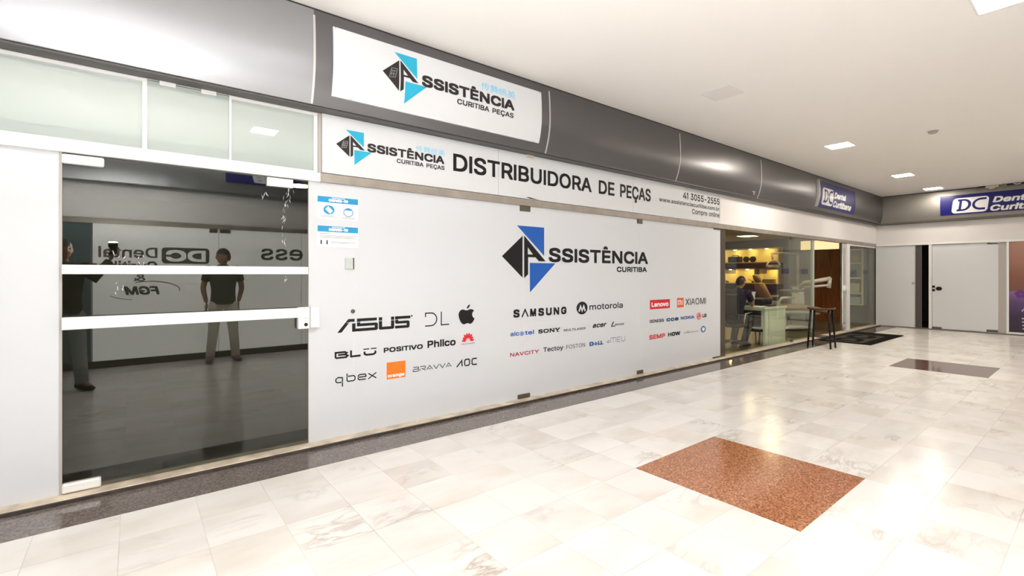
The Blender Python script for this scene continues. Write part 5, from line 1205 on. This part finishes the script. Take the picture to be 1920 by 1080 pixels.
def person(label, J, cols, face, hands, bare_fore=True, group=None):
    root = thing('person', (J['pel'][0], J['pel'][1], 0), label, 'person', group)
    V3 = lambda k: Vector(J[k]); lerp = lambda a, b, t: V3(a).lerp(V3(b), t)
    ch = [[('pel', V3('pel'), .085), ('wai', V3('wai'), .09), ('che', V3('che'), .10), ('nkb', V3('nkb'), .05), ('nk', V3('hd') + Vector((0, 0, -.07)) - Vector(face).normalized() * .015, .052)]]
    for s in 'LR':
        ch.append([('che', V3('che'), .10), ('sh' + s, V3('sh' + s), .046), ('el' + s, V3('el' + s), .042), ('wr' + s, V3('wr' + s), .028)])
        ch.append([('pel', V3('pel'), .085), ('hi' + s, V3('hi' + s), .06), ('kn' + s, V3('kn' + s), .05), ('an' + s, V3('an' + s), .04), ('to' + s, V3('to' + s), .034)])
    bm = bmesh.new(); me = skinned(*limbs(ch)); bm.from_mesh(me)
    hm, ey, hr = head_mb(J['hd'], face)
    extra = [hm] + [hand_mb(J['wr' + s], *hands[s]) for s in 'LR']
    for e in extra:
        vv = [bm.verts.new(p) for p in e.v]
        for f_ in e.f:
            try: q = bm.faces.new([vv[i] for i in f_]); q.smooth = True
            except ValueError: pass
    off = parent_origin(root)
    for v in bm.verts: v.co -= off
    bm.to_mesh(me); bm.free(); me.materials.clear()
    link('body', me, cols['skin'], root)
    [e_.build('eye', M['black'], root) for e_ in ey]; hr.build('hair', cols['hair'], root)
    lat = (V3('shR') - V3('shL')).normalized()
    def loft(mb, rings, n=20):
        vs = []
        for i, (c_, rx, ry) in enumerate(rings):
            ax = (rings[min(i + 1, len(rings) - 1)][0] - rings[max(i - 1, 0)][0]).normalized()
            l_ = (lat - ax * lat.dot(ax)).normalized(); dp = ax.cross(l_)
            for k in range(n):
                t = 2 * PI * k / n; vs.append(c_ + l_ * (rx * math.cos(t)) + dp * (ry * math.sin(t)))
        mb.add(vs, [(i * n + k, i * n + (k + 1) % n, (i + 1) * n + (k + 1) % n, (i + 1) * n + k) for i in range(len(rings) - 1) for k in range(n)], True)
    Z_ = Vector((0, 0, 1))
    sh_mb = MB()
    loft(sh_mb, [(lerp('pel', 'wai', -.35), .172, .128), (lerp('pel', 'wai', .1), .168, .124), (lerp('pel', 'wai', .6), .160, .118), (V3('wai'), .162, .118), (lerp('wai', 'che', .55), .178, .126),
                 (V3('che'), .188, .128), (lerp('che', 'nkb', .40), .200, .116), (lerp('che', 'nkb', .62), .180, .104), (lerp('che', 'nkb', .78), .125, .088), (lerp('che', 'nkb', 1.05), .066, .064)])
    for s in 'LR':
        if bare_fore: sh_mb.tube([lerp('che', 'sh' + s, .55), V3('sh' + s), lerp('sh' + s, 'el' + s, .3), lerp('sh' + s, 'el' + s, .62)], [.066, .063, .060, .058], 14)
        else: sh_mb.tube([lerp('che', 'sh' + s, .55), V3('sh' + s), lerp('sh' + s, 'el' + s, .5), V3('el' + s), lerp('el' + s, 'wr' + s, .5), lerp('el' + s, 'wr' + s, .95)], [.07, .066, .060, .054, .049, .042], 14)
        sh_mb.ball(V3('sh' + s), .064, 14, 10)
    sh_mb.build('shirt', cols['shirt'], root)['label'] = cols.get('shirt_l', 'dark shirt')
    tr_mb = MB()
    loft(tr_mb, [(lerp('pel', 'wai', .3), .150, .108), (V3('pel'), .160, .118), (lerp('pel', 'wai', -.42), .158, .116)])
    tr_mb.ball(V3('pel') - Z_ * .04, (.145, .105, .11) if abs(lat.x) > .7 else (.105, .145, .11), 18, 12)
    for s in 'LR':
        tr_mb.tube([lerp('pel', 'hi' + s, .75), lerp('hi' + s, 'kn' + s, .12), lerp('hi' + s, 'kn' + s, .5), V3('kn' + s), lerp('kn' + s, 'an' + s, .4), lerp('kn' + s, 'an' + s, 1.02)], [.092, .096, .086, .070, .066, .060], 16)
        tr_mb.ball(V3('kn' + s), .071, 14, 10)
    tr_mb.build('trousers', cols['trousers'], root)['label'] = cols.get('tr_l', 'trousers')
    for s in 'LR':
        d = V3('to' + s) - V3('an' + s); d.z = 0; d.normalize(); a = V3('an' + s); z0 = a.z - .08
        sh_ = MB(); r = Vector((-d.y, d.x, 0))
        pr_ = [(-.07, .04, .0, .085), (-.02, .046, .0, .10), (.05, .048, .0, .085), (.12, .05, .0, .06), (.17, .042, .0, .045), (.195, .02, .004, .03)]
        vs = []
        for q, w_, b_, h_ in pr_:
            for k in range(10):
                an = 2 * PI * k / 10
                vs.append(Vector((a.x, a.y, z0)) + d * q + r * (w_ * math.cos(an)) + Vector((0, 0, b_ + h_ * (.5 + .5 * math.sin(an)))))
        n = 10
        sh_.add(vs, [(i * n + k, i * n + (k + 1) % n, (i + 1) * n + (k + 1) % n, (i + 1) * n + k) for i in range(len(pr_) - 1) for k in range(n)] + [tuple(range(n))[::-1], tuple(range((len(pr_) - 1) * n, len(pr_) * n))], True)
        sh_.build('shoe', cols['shoe'], root)
    return root
skin = mat('skin', (.36, .19, .12), .5); dhair = mat('dark hair', (.012, .009, .008), .5)
navy = mat('black navy cloth', (.008, .010, .018), .8); jean = mat('dark grey blue denim', (.03, .033, .04), .85)
# seated man at the desk
px_, py_ = 8.80, 4.42
J = dict(pel=(px_, py_, .53), wai=(px_ + .02, py_, .70), che=(px_ + .10, py_, .90), nkb=(px_ + .17, py_ + .0, 1.06), hd=(px_ + .24, py_ - .01, 1.185),
         shL=(px_ + .13, py_ + .20, .99), elL=(px_ + .28, py_ + .23, .76), wrL=(px_ + .52, py_ + .08, .80),
         shR=(px_ + .13, py_ - .20, .99), elR=(px_ + .25, py_ - .23, .76), wrR=(px_ + .50, py_ - .06, .80),
         hiL=(px_ + .05, py_ + .10, .52), knL=(px_ + .40, py_ + .14, .49), anL=(px_ + .26, py_ + .14, .085), toL=(px_ + .40, py_ + .15, .04),
         hiR=(px_ + .05, py_ - .10, .52), knR=(px_ + .36, py_ - .13, .47), anR=(px_ + .10, py_ - .14, .085), toR=(px_ + .24, py_ - .15, .04))
man = person('seated man in a dark navy polo shirt holding a white paper at the desk', J, dict(skin=skin, hair=dhair, shirt=navy, trousers=jean, shoe=M['black'], shirt_l='dark navy polo shirt', tr_l='dark grey blue trousers'),
       (1, -.12, -.32), {'L': ((1, -.25, .1), (0, -1, -.1), .7, 1), 'R': ((1, .25, .1), (0, 1, -.1), .7, -1)})
pp = MB(); c0 = Vector((px_ + .60, py_ - .02, .90))
pp.add([c0 + Vector(q) for q in ((-.03, -.085, -.10), (-.03, .085, -.10), (.035, .085, .10), (.035, -.085, .10), (-.027, -.085, -.102), (-.027, .085, -.102), (.038, .085, .098), (.038, -.085, .098))], [(0, 1, 2, 3), (7, 6, 5, 4), (0, 4, 5, 1), (2, 6, 7, 3)])
tag(pp.build('paper_sheet', M['whiteink']), 'white paper held up in the seated man\'s hands', 'paper')
oc = thing('office_chair', (px_ - .02, py_, 0), 'dark office chair under the seated man', 'chair')
MB().box(px_ - .25, px_ + .25, py_ - .24, py_ + .24, .37, .43).build('seat', M['black'], oc, .03, 3)
MB().box(px_ - .30, px_ - .23, py_ - .22, py_ + .22, .50, .98).build('backrest', M['softblack'], oc, .03, 3)
MB().tube([(px_ - .27, py_, .55), (px_ - .24, py_, .38), (px_ - .1, py_, .37)], .022, 8).build('back_support', M['black'], oc)
MB().tube([(px_ - .02, py_, .06), (px_ - .02, py_, .38)], .028, 12).build('post', M['black'], oc)
for k in range(5):
    a = 2 * PI * k / 5 + .3; e = (px_ - .02 + .27 * math.cos(a), py_ + .27 * math.sin(a))
    lg = MB().tube([(px_ - .02, py_, .10), (*e, .065)], [.025, .016], 8).build('leg', M['black'], oc)
    MB().ball((*e, .031), .03, 12, 8).build('caster', M['softblack'], lg)
for s in (-1, 1): MB().tube([(px_ - .15, py_ + s * .25, .42), (px_ - .15, py_ + s * .28, .62), (px_ + .10, py_ + s * .28, .63)], .018, 8).build('armrest', M['chrome'], oc)
# man standing against the opposite shopfront, seen in the tinted door
def standing(x, y, fx, fy, h=1.0):
    s = Vector((-fy, fx, 0)); P_ = lambda a, b, z: tuple(Vector((x, y, 0)) + Vector((fx, fy, 0)) * a + s * b + Vector((0, 0, z * h)))
    return dict(pel=P_(0, 0, .95), wai=P_(.01, 0, 1.12), che=P_(0, 0, 1.30), nkb=P_(-.01, 0, 1.47), hd=P_(.01, 0, 1.61),
        shL=P_(0, .19, 1.41), elL=P_(-.05, .26, 1.13), wrL=P_(-.06, .21, .90), shR=P_(0, -.19, 1.41), elR=P_(-.05, -.26, 1.13), wrR=P_(-.06, -.21, .90),
        hiL=P_(0, .10, .90), knL=P_(.02, .13, .50), anL=P_(-.02, .17, .085), toL=P_(.12, .20, .04), hiR=P_(0, -.10, .90), knR=P_(.02, -.13, .50), anR=P_(-.02, -.17, .085), toR=P_(.12, -.20, .04))
person('man in dark t-shirt and pale trousers, mirrored in the tinted door', standing(1.08, -.72, 0, 1), dict(skin=skin, hair=dhair, shirt=mat('charcoal cotton', (.03, .03, .028), .9), trousers=mat('pale khaki cloth', (.62, .58, .50), .9), shoe=mat('grey shoe', (.12, .11, .10), .6), shirt_l='dark t-shirt', tr_l='pale trousers'),
       (-1, .25, -.1), {'L': ((0, -.1, -1), (-1, 0, 0), .5, 1), 'R': ((0, -.1, -1), (1, 0, 0), .5, -1)})
J = standing(-.62, .42, .35, .94)
J.update(elR=(-.36, .40, 1.28), wrR=(-.22, .30, 1.50))
person('photographer in dark jacket raising a flash, mirrored in the tinted door', J, dict(skin=skin, hair=dhair, shirt=mat('brown jacket', (.05, .045, .035), .9), trousers=mat('pale denim', (.34, .36, .36), .9), shoe=mat('brown boot', (.03, .022, .018), .6), shirt_l='dark jacket', tr_l='pale jeans'),
       (.35, .94, 0), {'L': ((0, .1, -1), (1, 0, 0), .5, 1), 'R': ((.35, .1, 1), (-1, .3, 0), .9, -1)}, False)
fu = thing('camera_flash', (-.19, .31, 1.60), 'black camera flash held up by the photographer, seen mirrored in the door', 'flash')
MB().box(-.225, -.155, .27, .33, 1.57, 1.66).build('flash_body', M['black'], fu, .01)
MB().box(-.235, -.145, .26, .345, 1.655, 1.715).build('flash_head', M['black'], fu, .01)
MB().add([(-.228, .268, 1.7165), (-.152, .268, 1.7165), (-.152, .338, 1.7165), (-.228, .338, 1.7165), (-.222, .280, 1.722), (-.158, .280, 1.722), (-.158, .332, 1.722), (-.222, .332, 1.722)], [(0, 1, 5, 4), (1, 2, 6, 5), (2, 3, 7, 6), (3, 0, 4, 7), (4, 5, 6, 7)]).build('flash_window', mat('flash window', (1, 1, 1), .3, emit=FLASH, ecol=(1, .98, .96)), fu)
